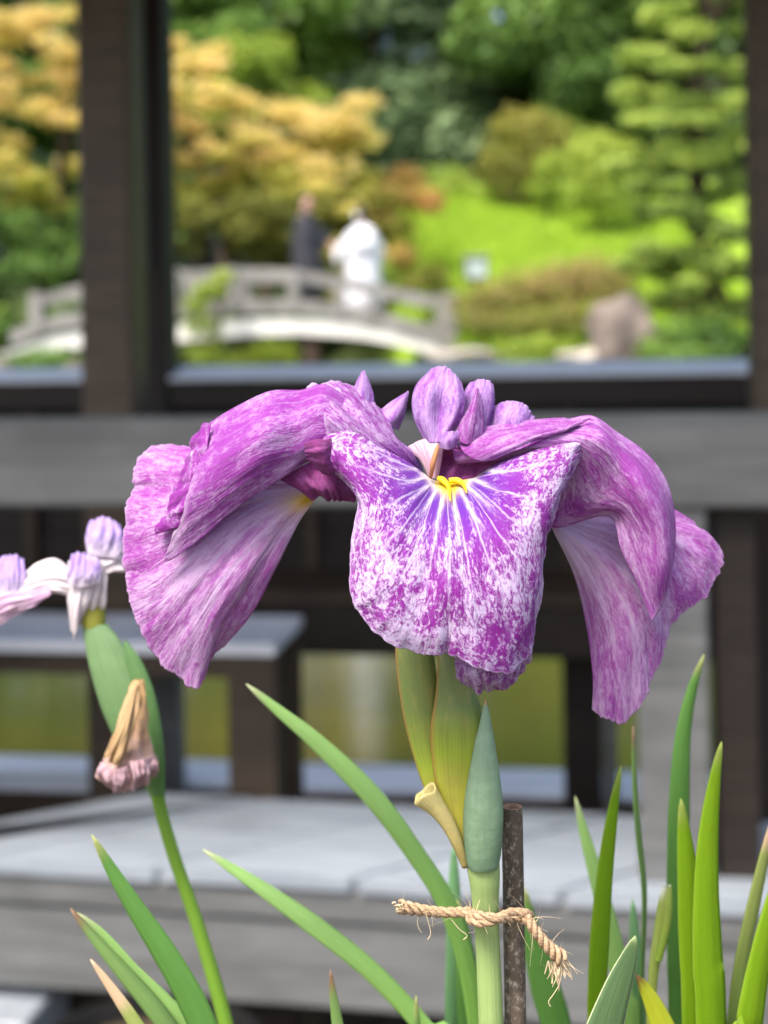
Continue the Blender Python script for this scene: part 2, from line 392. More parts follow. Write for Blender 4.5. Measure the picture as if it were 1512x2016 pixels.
# black plastic pot on the ground in front of the platform
c = P(290, 2062, 2.62)
def lathe(name, prof, seg, mat, parent=None, loc=(0, 0, 0), sm=True):
    V = [(r * math.cos(2 * math.pi * k_ / seg), r * math.sin(2 * math.pi * k_ / seg), z) for k_ in range(seg) for r, z in prof]
    me = mesh_np(name, np.array(V), grid_quads(seg, len(prof), True)); o = link(name, me, mat, smooth=sm); o.location = loc
    if parent is not None: o.location = Vector(loc) - Vector(parent.location); o.parent = parent
    return o
pot = thing('plant_pot', 'round black plastic plant pot on the ground before the platform', 'plant pot', (c.x, c.y, .58))
ht = c.z - .58
lathe('pot_body', [(.0, .0), (.15, .0), (.19, ht - .04), (.19, ht - .04)], 40, M['pot'], pot, pot.location)
lathe('rim', [(.19, ht - .05), (.215, ht - .05), (.218, ht), (.205, ht + .004), (.195, ht), (.185, ht - .05)], 40, M['pot'], pot, pot.location)
lathe('potting_soil', [(0, ht - .03), (.188, ht - .035)], 30, M['soil'], pot, pot.location)

# ------------------------------------------------------------------ arched bridge
br = thing('arched_bridge', 'pale arched garden footbridge with low stone-grey parapets over the pond', 'bridge', (-2.2, 23, 0))
BY0, BY1 = 22.0, 23.9
def arc_pts(pix, Y, n): q = catmull(np.array(pix, float), n); return [P(x, y, Y) for x, y in q]
def ribbon(name, top, bot, Yf, depth, mat, n=40):
    """curved beam between an upper and a lower pixel curve at distance Yf"""
    T = arc_pts(top, Yf, n); B = [Vector((t.x, 0, b.z)) for t, b in zip(T, arc_pts(bot, Yf, n))]
    V = []
    for t, b in zip(T, B): V += [(t.x, Yf, b.z), (t.x, Yf, t.z), (t.x, Yf + depth, t.z), (t.x, Yf + depth, b.z)]
    Q = [(i * 4 + j, i * 4 + (j + 1) % 4, (i + 1) * 4 + (j + 1) % 4, (i + 1) * 4 + j) for i in range(n - 1) for j in range(4)]
    Q += [(3, 2, 1, 0), tuple((n - 1) * 4 + j for j in range(4))]
    return attach(link(name, mesh(name, V, Q), mat), br)
def sh(c, dy): return [(x, y + dy) for x, y in c]
CF = [(20, 672), (90, 652), (200, 637), (330, 640), (450, 630), (562, 625), (650, 628), (737, 637), (810, 653), (868, 674), (905, 692)]
CF[2] = (200, 646); CF[1] = (90, 664); CF[0] = (20, 690)
CB = [(20, 652), (90, 628), (200, 608), (344, 597), (450, 590), (562, 589), (650, 596), (737, 611), (824, 634), (900, 652)]
CT = [(60, 588), (150, 562), (250, 544), (344, 534), (453, 528), (562, 530), (649, 541), (737, 558), (824, 577), (880, 586)]
ribbon('arch_beam', CF, sh(CF, 34), BY0 + .06, .22, M['fascia'])
ribbon('bottom_rail', CB, sh(CB, 27), BY0, .24, M['stone'])
ribbon('top_rail', CT, sh(CT, 21), BY0 + .02, .2, M['stone'])
o2 = ribbon('arch_beam', CF, sh(CF, 34), BY0 + .06, .22, M['fascia']); o2.location.y += BY1 - BY0
o2 = ribbon('bottom_rail', CB, sh(CB, 27), BY0, .24, M['stone']); o2.location.y += BY1 - BY0
o2 = ribbon('top_rail', CT, sh(CT, 21), BY0 + .02, .2, M['stone']); o2.location.y += BY1 - BY0
def yat(c, x): return float(np.interp(x, [p[0] for p in c], [p[1] for p in c]))
def bpost(px, wpx, up, Yo=0.0, extra=0):
    zt_, zb_ = P(px, yat(CT, px) - up, BY0).z, P(px, yat(CB, px) + 27 + extra, BY0).z
    x = P(px, 600, BY0).x; hw = wpx / 2 * BY0 / F
    return hexa('parapet_post', [(x + sx * hw, BY0 - .02 + Yo + sy * .28, z) for z in (zb_, zt_) for sx, sy in ((-1, 0), (1, 0), (1, 1), (-1, 1))], M['stone'], br, .02)
for Yo in (0, BY1 - BY0):
    bpost(881, 40, 8, Yo, 14); bpost(460, 20, 2, Yo); bpost(578, 22, 1, Yo); bpost(668, 18, 1, Yo); bpost(732, 16, 1, Yo); bpost(345, 22, 4, Yo); bpost(200, 22, 4, Yo); bpost(70, 26, 8, Yo)
DT = sh(CB, 4)
xd = np.linspace(24, 900, 44)
for i in range(43):
    p0, p1 = P(xd[i], yat(DT, xd[i]), BY0), P(xd[i + 1] - .8, yat(DT, xd[i + 1]), BY0)
    hexa('deck_plank', [(p0.x, BY0 + .24, p0.z - .06), (p1.x, BY0 + .24, p1.z - .06), (p1.x, BY1 - .002, p1.z - .06), (p0.x, BY1 - .002, p0.z - .06),
                        (p0.x, BY0 + .24, p0.z), (p1.x, BY0 + .24, p1.z), (p1.x, BY1 - .002, p1.z), (p0.x, BY1 - .002, p0.z)], M['brown'], br, 0)
for px, wpx in ((384, 28), (610, 34)):
    for Y in (BY0 + .3, BY1 - .1):
        x = P(px, 690, BY0).x; hw = wpx / 2 * BY0 / F
        hexa('pier', [(x + sx * hw, Y + sy * .15, z) for z in (-.75, P(px, yat(CF, px) + 20, BY0).z) for sx, sy in ((-1, -1), (1, -1), (1, 1), (-1, 1))], M['bark'], br, .02)
x0, x1 = P(872, 690, BY0).x, P(960, 690, BY0).x
hexa('abutment', [(x, y, z) for z in (-.75, P(890, 694, BY0).z) for x, y in ((x0, BY0 - .1), (x1, BY0 - .1), (x1, BY1 + .35), (x0, BY1 + .35))], M['stone'], br, .03)
x0, x1 = P(-60, 690, BY0).x, P(40, 690, BY0).x
hexa('abutment', [(x, y, z) for z in (-.75, P(30, 694, BY0).z) for x, y in ((x0, BY0 - .1), (x1, BY0 - .1), (x1, BY1 + .35), (x0, BY1 + .35))], M['stone'], br, .03)
def deck_z(px): return P(px, yat(DT, px), BY0).z

# ------------------------------------------------------------------ the two people on the bridge
skin_m = plain_mat('skin', (.62, .36, .28), .5, .3, .05, 20, .02, .002)
black_m = plain_mat('black_silk', (.018, .019, .026), .55, .4, .25, 10, .3, .01)
white_m = plain_mat('white_silk', (.60, .62, .68), .5, .35, .03, 12, .3, .01)
hair_m = plain_mat('black_hair', (.012, .010, .009), .4, .5, .2, 40, .3, .004)
hak_m = plain_mat('grey_striped_hakama', (.10, .105, .12), .7, .2, .3, 10)
def skinned(name, joints, edges, mat, parent, sub=2, root=0):
    me = bpy.data.meshes.new(name); me.from_pydata([j[0] for j in joints], edges, []); me.update()
    o = link(name, me, mat, parent)
    o.modifiers.new('skin', 'SKIN'); 
    if not me.skin_vertices: me.skin_vertices.new()
    for i, j in enumerate(joints):
        r = j[1]; me.skin_vertices[0].data[i].radius = (r, r) if not isinstance(r, tuple) else r
        me.skin_vertices[0].data[i].use_root = (i == root)
    s = o.modifiers.new('sub', 'SUBSURF'); s.levels = s.render_levels = sub
    return o
def hand_joints(J, E, wrist, dirv, side):
    """palm and five bent fingers growing from joint index wrist"""
    wv = Vector(J[wrist][0]); d = Vector(dirv).normalized(); s = Vector(side).normalized(); n_ = d.cross(s)
    J.append((tuple(wv + d * .045), .024)); pm = len(J) - 1; E.append((wrist, pm))
    for kx, ln in ((-1.5, .060), (-.5, .075), (.5, .080), (1.5, .070)):
        b = wv + d * .085 + s * kx * .019
        J.append((tuple(b), .0095)); a = len(J) - 1; E.append((pm, a))
        J.append((tuple(b + d * ln * .55 + n_ * .010), .0085)); c_ = len(J) - 1; E.append((a, c_))
        J.append((tuple(b + d * ln * .85 + n_ * .030), .0075)); e_ = len(J) - 1; E.append((c_, e_))
    b = wv + d * .045 + s * .040
    J.append((tuple(b), .011)); a = len(J) - 1; E.append((pm, a)); J.append((tuple(b + d * .045 + s * .018), .009)); E.append((a, len(J) - 1))
def loft(name, rings, mat, parent, seg=28, voxel=None, extra=()):
    """rings: (cx,cy,cz,rx,ry); extra: further ring lists (sleeves), fused into one surface"""
    V, Q = [], []
    for rl in [rings] + list(extra):
        o0 = len(V); tube = len(rl[0]) > 5
        for r in rl:
            for k_ in range(seg):
                an = 2 * math.pi * k_ / seg
                if tube: V.append(tuple(Vector(r[:3]) + Vector(r[3:6]) * math.cos(an) + Vector(r[6:9]) * math.sin(an)))
                else: V.append((r[0] + r[3] * math.cos(an), r[1] + r[4] * math.sin(an), r[2]))
        n_ = len(rl)
        Q += [(o0 + i * seg + k_, o0 + i * seg + (k_ + 1) % seg, o0 + (i + 1) * seg + (k_ + 1) % seg, o0 + (i + 1) * seg + k_) for i in range(n_ - 1) for k_ in range(seg)]
        Q += [tuple(o0 + k_ for k_ in range(seg - 1, -1, -1)), tuple(o0 + (n_ - 1) * seg + k_ for k_ in range(seg))]
    o = link(name, mesh(name, V, Q), mat, parent, smooth=True)
    if voxel:
        m = o.modifiers.new('remesh', 'REMESH'); m.mode = 'VOXEL'; m.voxel_size = voxel; m.use_smooth_shade = True
        m = o.modifiers.new('smooth', 'SMOOTH'); m.iterations = 4
    return o
def person(loc, rot, H, label, lower_hand, bride):
    t = thing('person', label, 'person', loc); t.rotation_euler.z = rot; s = H / 1.72
    # +Y local is the way the person faces; joints in metres
    J = [((0, 0, .92), .13), ((0, .0, 1.12), .125), ((0, -.01, 1.34), .14), ((0, -.005, 1.46), .06), ((0, .0, 1.53), .058),
         ((0, .03, 1.60), .082), ((0, .015, 1.67), .088), ((0, .005, 1.72), .045),
         ((0, .118, 1.615), .016), ((-.088, .0, 1.61), .016), ((.088, .0, 1.61), .016)]
    E = [(0, 1), (1, 2), (2, 3), (3, 4), (4, 5), (5, 6), (6, 7), (5, 8), (5, 9), (5, 10)]
    def chain(st, pts):
        p = st
        for q, r in pts: J.append((q, r)); E.append((p, len(J) - 1)); p = len(J) - 1
        return p
    for sx in (-1, 1):
        rch = lower_hand if (sx == lower_hand[3]) else None
        tgt = Vector(rch[:3]) if rch else Vector((sx * .10, .03, 1.16)); s0 = Vector((sx * .17, -.005, 1.38)); el_ = s0.lerp(tgt, .52) + Vector((0, -.01, -.015))
        pts = [(tuple(s0), .055), (tuple(el_), .038), (tuple(tgt), .026)]
        wri = chain(2, pts); dv = Vector(J[wri][0]) - Vector(J[wri - 1][0]); hand_joints(J, E, wri, dv, (0, 1, 0))
        chain(0, [((sx * .10, 0, .84), .085), ((sx * .11, .01, .48), .06), ((sx * .11, 0, .09), .04), ((sx * .11, .13, .035), .035)])
    J = [((p[0] * s, p[1] * s, p[2] * s), r * s) for p, r in J]
    b = skinned('body', J, E, skin_m, t)
    e = [(0, 0, 0)]
    for sx in (-1, 1):
        ey = lathe('eye', [(0, -.008), (.012, 0), (0, .008)], 10, hair_m); ey.parent = t; ey.location = (sx * .034 * s, .104 * s, 1.645 * s)
    mo = loft('mouth', [(0, .100 * s, 1.565 * s, .022 * s, .010), (0, .102 * s, 1.572 * s, .026 * s, .012), (0, .100 * s, 1.579 * s, .020 * s, .010)], plain_mat('lip', (.35, .10, .09), .5), t, 10)
    # clothing
    m_ = white_m if bride else black_m
    hem = .05 if bride else .42
    rings = [(0, 0, hem, .27, .27), (0, 0, .6, .265, .26), (0, -.01, .9, .25, .25), (0, -.02, 1.1, .24, .225), (0, -.02, 1.3, .235, .18), (0, -.01, 1.42, .19, .115), (0, -.005, 1.48, .10, .085), (0, -.005, 1.50, .075, .07)]
    if bride: rings = [(0, 0, .04, .34, .30), (0, 0, .25, .33, .29), (0, 0, .6, .31, .27), (0, -.02, .9, .29, .25), (0, -.03, 1.1, .27, .235), (0, -.02, 1.3, .25, .175), (0, -.01, 1.42, .20, .125), (0, -.005, 1.48, .11, .09), (0, -.005, 1.50, .078, .072)]
    rings = [tuple(x * s for x in r) for r in rings]
    ex = []
    for sx in (-1, 1):
        el = lower_hand[:3] if sx == lower_hand[3] else (sx * .23, .13, .98)
        sh_ = Vector((sx * .15, -.005, 1.37)); wr = Vector(el) * 1.0; drop = .34 if bride else .24
        wr = sh_ + (wr - sh_) * .93
        if bride: wr += Vector((sx * .10, 0, .02))
        rl = []
        for f_ in np.linspace(0, 1, 6):
            c_ = sh_.lerp(wr, f_); hh = (.085 + (drop / 2 - .085) * f_ ** 1.2); c_ = c_ + Vector((0, 0, -(hh - .085) * .8))
            ax = Vector((wr.x - sh_.x, wr.y - sh_.y, 0)).normalized() if (wr - sh_).xy.length > .02 else Vector((sx, 0, 0))
            side = Vector((-ax.y, ax.x, 0)) * (.085 - .02 * f_)
            rl.append(tuple(c_ * s) + tuple(side * s) + tuple(Vector((0, 0, hh)) * s + ax * .02))
        ex.append(rl)
    loft('kimono' if bride else 'haori_coat', rings, m_, t, 28, .022, ex)
    if not bride:
        loft('hakama_trousers', [tuple(x * s for x in r) for r in ((0, 0, .06, .27, .23), (0, 0, .5, .24, .20), (0, 0, .95, .20, .165))], hak_m, t)
    else:
        o_ = loft('obi_sash', [tuple(x * s for x in r) for r in ((0, -.02, 1.0, .285, .25), (0, -.022, 1.06, .29, .255), (0, -.024, 1.2, .278, .232), (0, -.024, 1.24, .268, .222))], white_m, t)
        loft('obi_knot', [tuple(x * s for x in r) for r in ((0, -.26, .96, .13, .05), (0, -.28, 1.05, .16, .07), (0, -.27, 1.2, .16, .07), (0, -.25, 1.28, .12, .05))], white_m, o_)
    hz = 1.665
    hr = [(0, -.058, 1.575, .055, .040), (0, -.045, 1.62, .084, .066), (0, -.030, hz, .094, .088), (0, -.006, 1.71, .094, .098), (0, -.004, 1.745, .066, .070), (0, -.004, 1.758, .02, .02)]
    hair = loft('hair', [tuple(x * s for x in r) for r in hr], hair_m, t, 24)
    if bride:
        loft('hair_bun', [tuple(x * s for x in r) for r in ((0, -.07, 1.66, .05, .05), (0, -.09, 1.71, .085, .075), (0, -.08, 1.78, .085, .08), (0, -.06, 1.825, .04, .04))], hair_m, hair, 20)
        loft('hair_ornament', [tuple(x * s for x in r) for r in ((-.07, -.09, 1.60, .045, .03), (-.09, -.09, 1.65, .06, .04), (-.09, -.085, 1.69, .045, .03))], white_m, hair, 16)
    return t
pm = P(606, 600, 23.0); pb = P(716, 600, 23.0)
person((pm.x, 23.0, deck_z(606) + .005), R(-104), 1.74, 'person in a black formal coat walking hand in hand on the arched bridge', (.14, .36, .98, 1) if False else (-.16, .34, .97, -1), False)
person((pb.x, 22.9, deck_z(716) + .005), R(-8), 1.60, 'person in a white wide-sleeved kimono with pinned-up hair on the arched bridge', (-.42, .06, .93, -1), True)

# ------------------------------------------------------------------ trees, shrubs, rocks
def leaf_cloud(name, clumps, size, mat, parent, tone=None, flat=.0, seed=1, aspect=1.9):
    """clumps: (centre, (rx,ry,rz), count, tone). Leaves are small rhombic faces spread through the clump volume"""
    g = np.random.default_rng(seed); VV, TT = [], []
    for c_, r_, n_, tn in clumps:
        d = g.normal(size=(n_, 3)); d /= np.linalg.norm(d, axis=1)[:, None]
        # bumpy outline
        ph = g.uniform(0, 6.28, 6); bumpy = 1 + .16 * np.sin(d[:, 0] * 5 + ph[0]) * np.sin(d[:, 2] * 6 + ph[1]) + .13 * np.sin(d[:, 1] * 7 + ph[2]) * np.cos(d[:, 0] * 8 + ph[3])
        rad = (g.uniform(0, 1, n_) ** .42) * bumpy
        pos = np.asarray(c_) + d * rad[:, None] * np.asarray(r_)
        nr = d * (1 - flat) + np.array([0, 0, 1.0]) * (flat + .35) + g.normal(size=(n_, 3)) * .55
        nr /= np.linalg.norm(nr, axis=1)[:, None]
        a_ = np.cross(nr, g.normal(size=(n_, 3))); a_ /= np.linalg.norm(a_, axis=1)[:, None]; b_ = np.cross(nr, a_)
        L = size * g.uniform(.6, 1.35, n_)[:, None]; Wd = L / aspect
        VV.append(np.stack([pos - a_ * L * .5, pos + b_ * Wd * .5 + nr * L * .06, pos + a_ * L * .5, pos - b_ * Wd * .5 + nr * L * .06], 1).reshape(-1, 3))
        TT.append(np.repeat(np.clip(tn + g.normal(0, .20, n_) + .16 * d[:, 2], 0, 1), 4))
    V_ = np.concatenate(VV); me = mesh_np(name, V_, np.arange(len(V_)).reshape(-1, 4)); fattr(me, 'tone', np.concatenate(TT))
    o = link(name, me, mat); attach(o, parent); return o
def trunk_tree(t, base, top, r0, clumps, limbs=8, mat=None):
    base, top = Vector(base), Vector(top); mid = base.lerp(top, .5) + Vector((rnd.uniform(-.15, .15), rnd.uniform(-.1, .1), 0)) * (top - base).length * .25
    attach(link('trunk', tube_mesh('trunk', [base - Vector((0, 0, .25)), base.lerp(mid, .5), mid, top], [r0 * 1.15, r0 * .9, r0 * .7, r0 * .25], 10, n=14), mat or M['bark'], smooth=True), t)
    cl = sorted(clumps, key=lambda q: -q[2])[:limbs]
    for c_, r_, n_, tn in cl:
        c_ = Vector(c_); f_ = min(.95, max(.25, ((c_.z - .3 * (c_ - base).length * .3) - base.z) / max(.1, (top - base).z)))
        a_ = base.lerp(mid, f_ * 2) if f_ < .5 else mid.lerp(top, f_ * 2 - 1)
        attach(link('limb', tube_mesh('limb', [a_, a_.lerp(c_, .55) + Vector((0, 0, -.06 * (c_ - a_).length)), c_], [r0 * .4, r0 * .24, r0 * .08], 6, n=7), mat or M['bark'], smooth=True), t)
MAPLE = leafy_mat('maple_leaf', (.16, .22, .03), (.50, .49, .09), (.82, .60, .28), .45)
GREEN = leafy_mat('broadleaf', (.055, .115, .022), (.13, .235, .045), (.24, .37, .06), .35)
DARKG = leafy_mat('evergreen_leaf', (.030, .065, .018), (.085, .16, .040), (.16, .25, .075), .3)
GREY = leafy_mat('grey_green_leaf', (.07, .13, .055), (.17, .26, .115), (.28, .36, .18), .3)
YEL = leafy_mat('yellow_green_leaf', (.16, .24, .03), (.30, .40, .05), (.46, .52, .10), .4)
OLIVE = leafy_mat('olive_leaf', (.085, .10, .018), (.22, .23, .035), (.34, .30, .06), .35)
AZAL = leafy_mat('azalea_leaf', (.12, .13, .03), (.27, .25, .06), (.36, .24, .11), .3)
REDD = leafy_mat('red_tinged_leaf', (.20, .19, .03), (.48, .30, .09), (.46, .13, .07), .35)
PINE = leafy_mat('pine_needle', (.10, .16, .035), (.30, .41, .075), (.46, .56, .11), .35)

def clumps_px(lst, dens=1.0, ry=.8):
    """(px, py, Y, rx_px, rz_px, tone) -> clumps in metres"""
    out = []
    for px, py, Y, rx, rz, tn in lst:
        s = Y / F; n_ = int(dens * (rx * rz) ** .9 * .35) + 40
        out.append((tuple(P(px, py, Y)), (rx * s, max(rx, rz) * s * ry, rz * s), n_, tn))
    return out
def tree(name, label, cat, mat, lst, size, base_px, trunk_r, dens=1.0, group=None, seed=1, flat=.1, top_px=None, mat_bark=None, ry=.8, limbs=8):
    bx, bY = base_px; X = ray(bx, 650)[0] * bY
    base = Vector((X, bY, ground_h(X, bY)))
    t = thing(name, label, cat, base, group)
    cl = clumps_px(lst, dens, ry)
    tp = P(*top_px) if top_px else Vector(sorted(cl, key=lambda q: -q[0][2])[0][0])
    trunk_tree(t, base, tp, trunk_r, cl, limbs, mat_bark)
    leaf_cloud('crown', cl, size, mat, t, seed=seed, flat=flat)
    return t
def scatter(box, n, Y, dY, rx, rz, tone, seed, shape=None):
    """clump list filling an outline: box (x0,y0,x1,y1) in photograph pixels, shape(x,y)->tone or None"""
    g = random.Random(seed); out = []; tries = 0
    while len(out) < n and tries < n * 40:
        tries += 1
        x, y = g.uniform(box[0], box[2]), g.uniform(box[1], box[3])
        tn = shape(x, y) if shape else tone
        if tn is None: continue
        k_ = g.uniform(.75, 1.3); out.append((x, y, Y + g.uniform(-dY, dY), rx * k_, rz * g.uniform(.8, 1.2), tn + g.uniform(-.2, .2)))
    return out
# forest behind
FW = [(-120, 46, DARKG, .45), (150, 44, GREEN, .5), (400, 42, DARKG, .7), (560, 46, GREEN, .6), (760, 43, GREY, .5), (950, 45, GREY, .6), (1110, 42, GREEN, .45), (1270, 47, DARKG, .2), (1430, 45, DARKG, .5), (1620, 43, DARKG, .4)]
FL = ['dark evergreen at the edge of the wood behind the left maple', 'fresh green broadleaf tree of the wood behind the thick pavilion post', 'tall evergreen with lit top behind the light green young tree',
      'fresh green broadleaf tree rising above the golden maple by the bridge', 'grey-green leafy tree rising above the person in white', 'grey-green leafy tree behind the low hedge, left of the round clipped shrub',
      'tall green tree directly behind the round clipped olive shrub', 'darkest evergreen of the wood, beside the crown of the pine', 'dark evergreen standing right behind the layered pine', 'dark evergreen of the wood behind the right pavilion post']
for i, (px, Y, mt, tn) in enumerate(FW):
    lst = scatter((px - 150, -420, px + 150, 330), 34, Y, 2.2, 105, 80, tn, 50 + i) + scatter((px - 110, 150, px + 110, 420), 5, Y - 1.5, .5, 90, 70, tn - .2, 90 + i)
    tree('forest_tree', FL[i], 'tree', mt, lst, .40, (px, Y), .28, .42, {DARKG.name: 'evergreen trees of the far wood', GREEN.name: 'broadleaf trees of the far wood', GREY.name: 'grey-green trees of the far wood'}[mt.name], 200 + i, top_px=(px, -250, Y), limbs=5)
# the wood goes on along both sides of the pond
for i, (px, Y, mt, tn) in enumerate(((-1250, 42, GREEN, .5), (-900, 38, DARKG, .5), (-620, 40, GREEN, .45), (-380, 36, DARKG, .5), (1880, 38, DARKG, .5), (2150, 36, GREEN, .5), (2450, 40, DARKG, .45), (2800, 42, GREEN, .5))):
    lst = scatter((px - 170, -320, px + 170, 400), 26, Y, 2.2, 110, 90, tn, 300 + i) + scatter((px - 170, 380, px + 170, 590), 8, Y - 2, 1.0, 95, 60, tn - .15, 330 + i)
    tree('forest_tree', 'leafy tree of the wood along the left shore of the pond' if px < 0 else 'leafy tree of the wood along the right shore beyond the pine', 'tree', mt, lst, .42, (px, Y), .28, .34, 'trees along the left shore' if px < 0 else 'trees along the right shore', 400 + i, top_px=(px, -200, Y), limbs=4)
# light green sapling crown behind the maple
tree('broadleaf_tree', 'light green young tree showing above the golden maple', 'tree', YEL, scatter((400, 90, 620, 230), 9, 34, 1, 60, 50, .35, 5), .26, (520, 34), .12, .6, seed=11)
tree('broadleaf_tree', 'fresh green tree top behind the left maple at the wood edge', 'tree', GREEN, scatter((300, -40, 640, 110), 14, 36, 1.5, 70, 55, .55, 8), .28, (450, 36), .2, .6, seed=12)
# golden maple
def maple_shape(x, y):
    if x > 730 or (x > 430 and y < 190 - (x - 430) * .02 and not (340 < x < 450)) : return None
    if x > 450 and y < 185: return None
    if 320 < x < 460 and y < 85: return None
    tn = .92 - max(0, (y - 240)) * .0022
    if y > 330 and x < 560: tn -= .25
    return max(.05, tn)
lst = scatter((300, 60, 720, 440), 95, 27, 1.4, 38, 19, .7, 21, maple_shape) + [(640, 240, 26.6, 75, 32, .95), (690, 250, 26.8, 42, 40, .9), (560, 220, 27, 60, 26, .9), (400, 120, 27.3, 50, 34, .85), (640, 330, 26.4, 80, 30, .8), (700, 400, 26.5, 60, 26, .75)]
tree('maple_tree', 'golden orange maple with layered branches behind the bridge', 'tree', MAPLE, lst, .13, (520, 28), .16, 1.0, seed=31, flat=.5)
lst = scatter((-160, 20, 320, 440), 85, 25.5, 1.4, 42, 21, .8, 22, lambda x, y: max(.1, .95 - max(0, y - 200) * .003) if y > 20 + abs(x - 100) * .1 else None)
tree('maple_tree', 'golden orange maple behind the thick pavilion post, left of the bridge', 'tree', MAPLE, lst, .13, (60, 26.5), .16, 1.0, seed=32, flat=.5)
# darker lower foliage behind and beside the bridge
def shrub(label, mat, lst, size, base_px, dens=1.0, seed=1, flat=.1, cat='shrub', name='shrub', group=None, r=.05):
    return tree(name, label, cat, mat, lst, size, base_px, r, dens, group, seed, flat, limbs=5)
shrub('dark green leafy bank shrub below the maple, left of the bridge', GREEN, scatter((-120, 400, 330, 690), 40, 24.6, .8, 62, 45, .25, 41), .14, (90, 24.9), .8, 41)
shrub('shaded green shrub behind the man, under the golden maple', OLIVE, scatter((320, 400, 580, 540), 18, 25.4, .6, 50, 34, .3, 42, lambda x, y: .15 if y < 460 else .45), .13, (450, 25.8), .9, 42)
shrub('olive shrub filling the gap between the two people behind the bridge', OLIVE, scatter((560, 380, 800, 600), 18, 25.8, .6, 46, 34, .6, 43), .13, (680, 26.2), .9, 43)
shrub('orange and red tinged azalea beside the white kimono', REDD, [(770, 390, 26, 60, 38, .35), (830, 395, 26, 50, 34, .45), (800, 350, 26.4, 45, 28, .25), (850, 400, 25.7, 30, 24, .65), (745, 430, 25.8, 42, 34, .35), (790, 505, 25.2, 32, 30, .35)], .11, (800, 26.6), 1.1, 44)
shrub('yellow-green bush in front of the bridge parapet at the left', YEL, [(410, 570, 21.5, 38, 22, .45), (440, 545, 21.6, 26, 18, .75), (385, 600, 21.5, 32, 20, .25), (400, 640, 21.6, 40, 26, .2), (405, 700, 21.6, 40, 30, .2)], .09, (405, 21.9), 1.2, 45)
shrub('green shrub seen under the bridge arch', YEL, scatter((330, 690, 580, 760), 9, 25.3, .3, 42, 30, .25, 46), .12, (440, 25.7), .9, 46)
shrub('dark green shrub at the left bank below the white parapet', GREEN, scatter((-60, 690, 230, 760), 9, 21.5, .3, 50, 30, .3, 47), .12, (60, 21.4), .9, 47)
shrub('dark evergreen shrub behind the bridge piers', DARKG, scatter((460, 640, 900, 740), 12, 27, .4, 50, 36, .1, 48), .14, (700, 27), .9, 48)
# round clipped shrubs on the lawn
shrub('round clipped olive shrub at the top of the lawn', OLIVE, [(1040, 300, 32, 98, 84, .6), (1000, 330, 31.6, 70, 60, .45), (1085, 290, 31.8, 70, 70, .55), (1040, 250, 31.8, 80, 45, .75), (1030, 370, 31.6, 75, 40, .2)], .13, (1040, 32.2), 1.5, 51)
shrub('pale yellow-green clipped shrub beside the pine', YEL, [(1180, 335, 29, 72, 78, .6), (1165, 300, 29, 55, 50, .8), (1200, 390, 28.8, 60, 50, .35), (1150, 380, 28.9, 48, 45, .35), (1215, 320, 28.8, 50, 60, .7)], .12, (1185, 29.2), 1.4, 52)
shrub('small fresh green bush between the two clipped shrubs', YEL, [(1085, 330, 30.4, 40, 40, .6), (1075, 370, 30.4, 50, 28, .35)], .12, (1080, 30.6), 1.2, 53)
shrub('low green hedge at the foot of the wood, left of the clipped shrub', YEL, [(900, 370, 33, 60, 28, .4), (850, 385, 32.6, 50, 22, .3), (950, 390, 32.6, 50, 24, .2), (880, 345, 33.4, 60, 22, .2)], .13, (900, 33), 1.0, 54)
# clipped azalea bank and bushes by the water
shrub('long clipped azalea mound with a brownish top below the lawn', AZAL, [(930, 600, 21.6, 55, 42, .4), (990, 585, 21.6, 62, 50, .55), (1050, 570, 21.6, 66, 56, .75), (1110, 558, 21.6, 66, 56, .85), (1170, 550, 21.5, 62, 56, .8), (1215, 560, 21.4, 52, 56, .55), (950, 635, 21.2, 60, 26, .2), (1040, 635, 21.2, 70, 32, .25), (1130, 625, 21.2, 70, 38, .3), (1200, 610, 21.1, 50, 45, .3)], .075, (1070, 21.7), 2.0, 55)
shrub('green bush below the lantern at the end of the bridge', OLIVE, [(850, 540, 24.3, 40, 28, .35), (820, 560, 24.3, 40, 26, .45), (870, 560, 24.2, 30, 24, .25)], .09, (850, 24.5), 1.2, 56)
shrub('grassy tuft plant growing between the bridge end and the rock', YEL, [(1000, 690, 19.4, 50, 22, .3), (1060, 685, 19.4, 60, 26, .35), (1115, 690, 19.4, 42, 24, .3), (1040, 715, 19.3, 80, 22, .2)], .10, (1050, 19.6), 1.2, 57, flat=0)
shrub('dark green rounded bush right of the big rock', GREEN, [(1330, 665, 18.8, 62, 46, .5), (1400, 660, 19, 60, 44, .15), (1290, 690, 18.7, 42, 26, .7), (1450, 680, 19, 50, 36, .1), (1350, 700, 18.6, 80, 26, .5)], .10, (1370, 19.2), 1.4, 58)
shrub('brownish azalea behind the dark bush, under the pine', AZAL, [(1400, 600, 20.4, 46, 34, .75), (1450, 610, 20.4, 46, 30, .8), (1350, 610, 20.5, 40, 26, .5)], .09, (1410, 20.6), 1.2, 59)
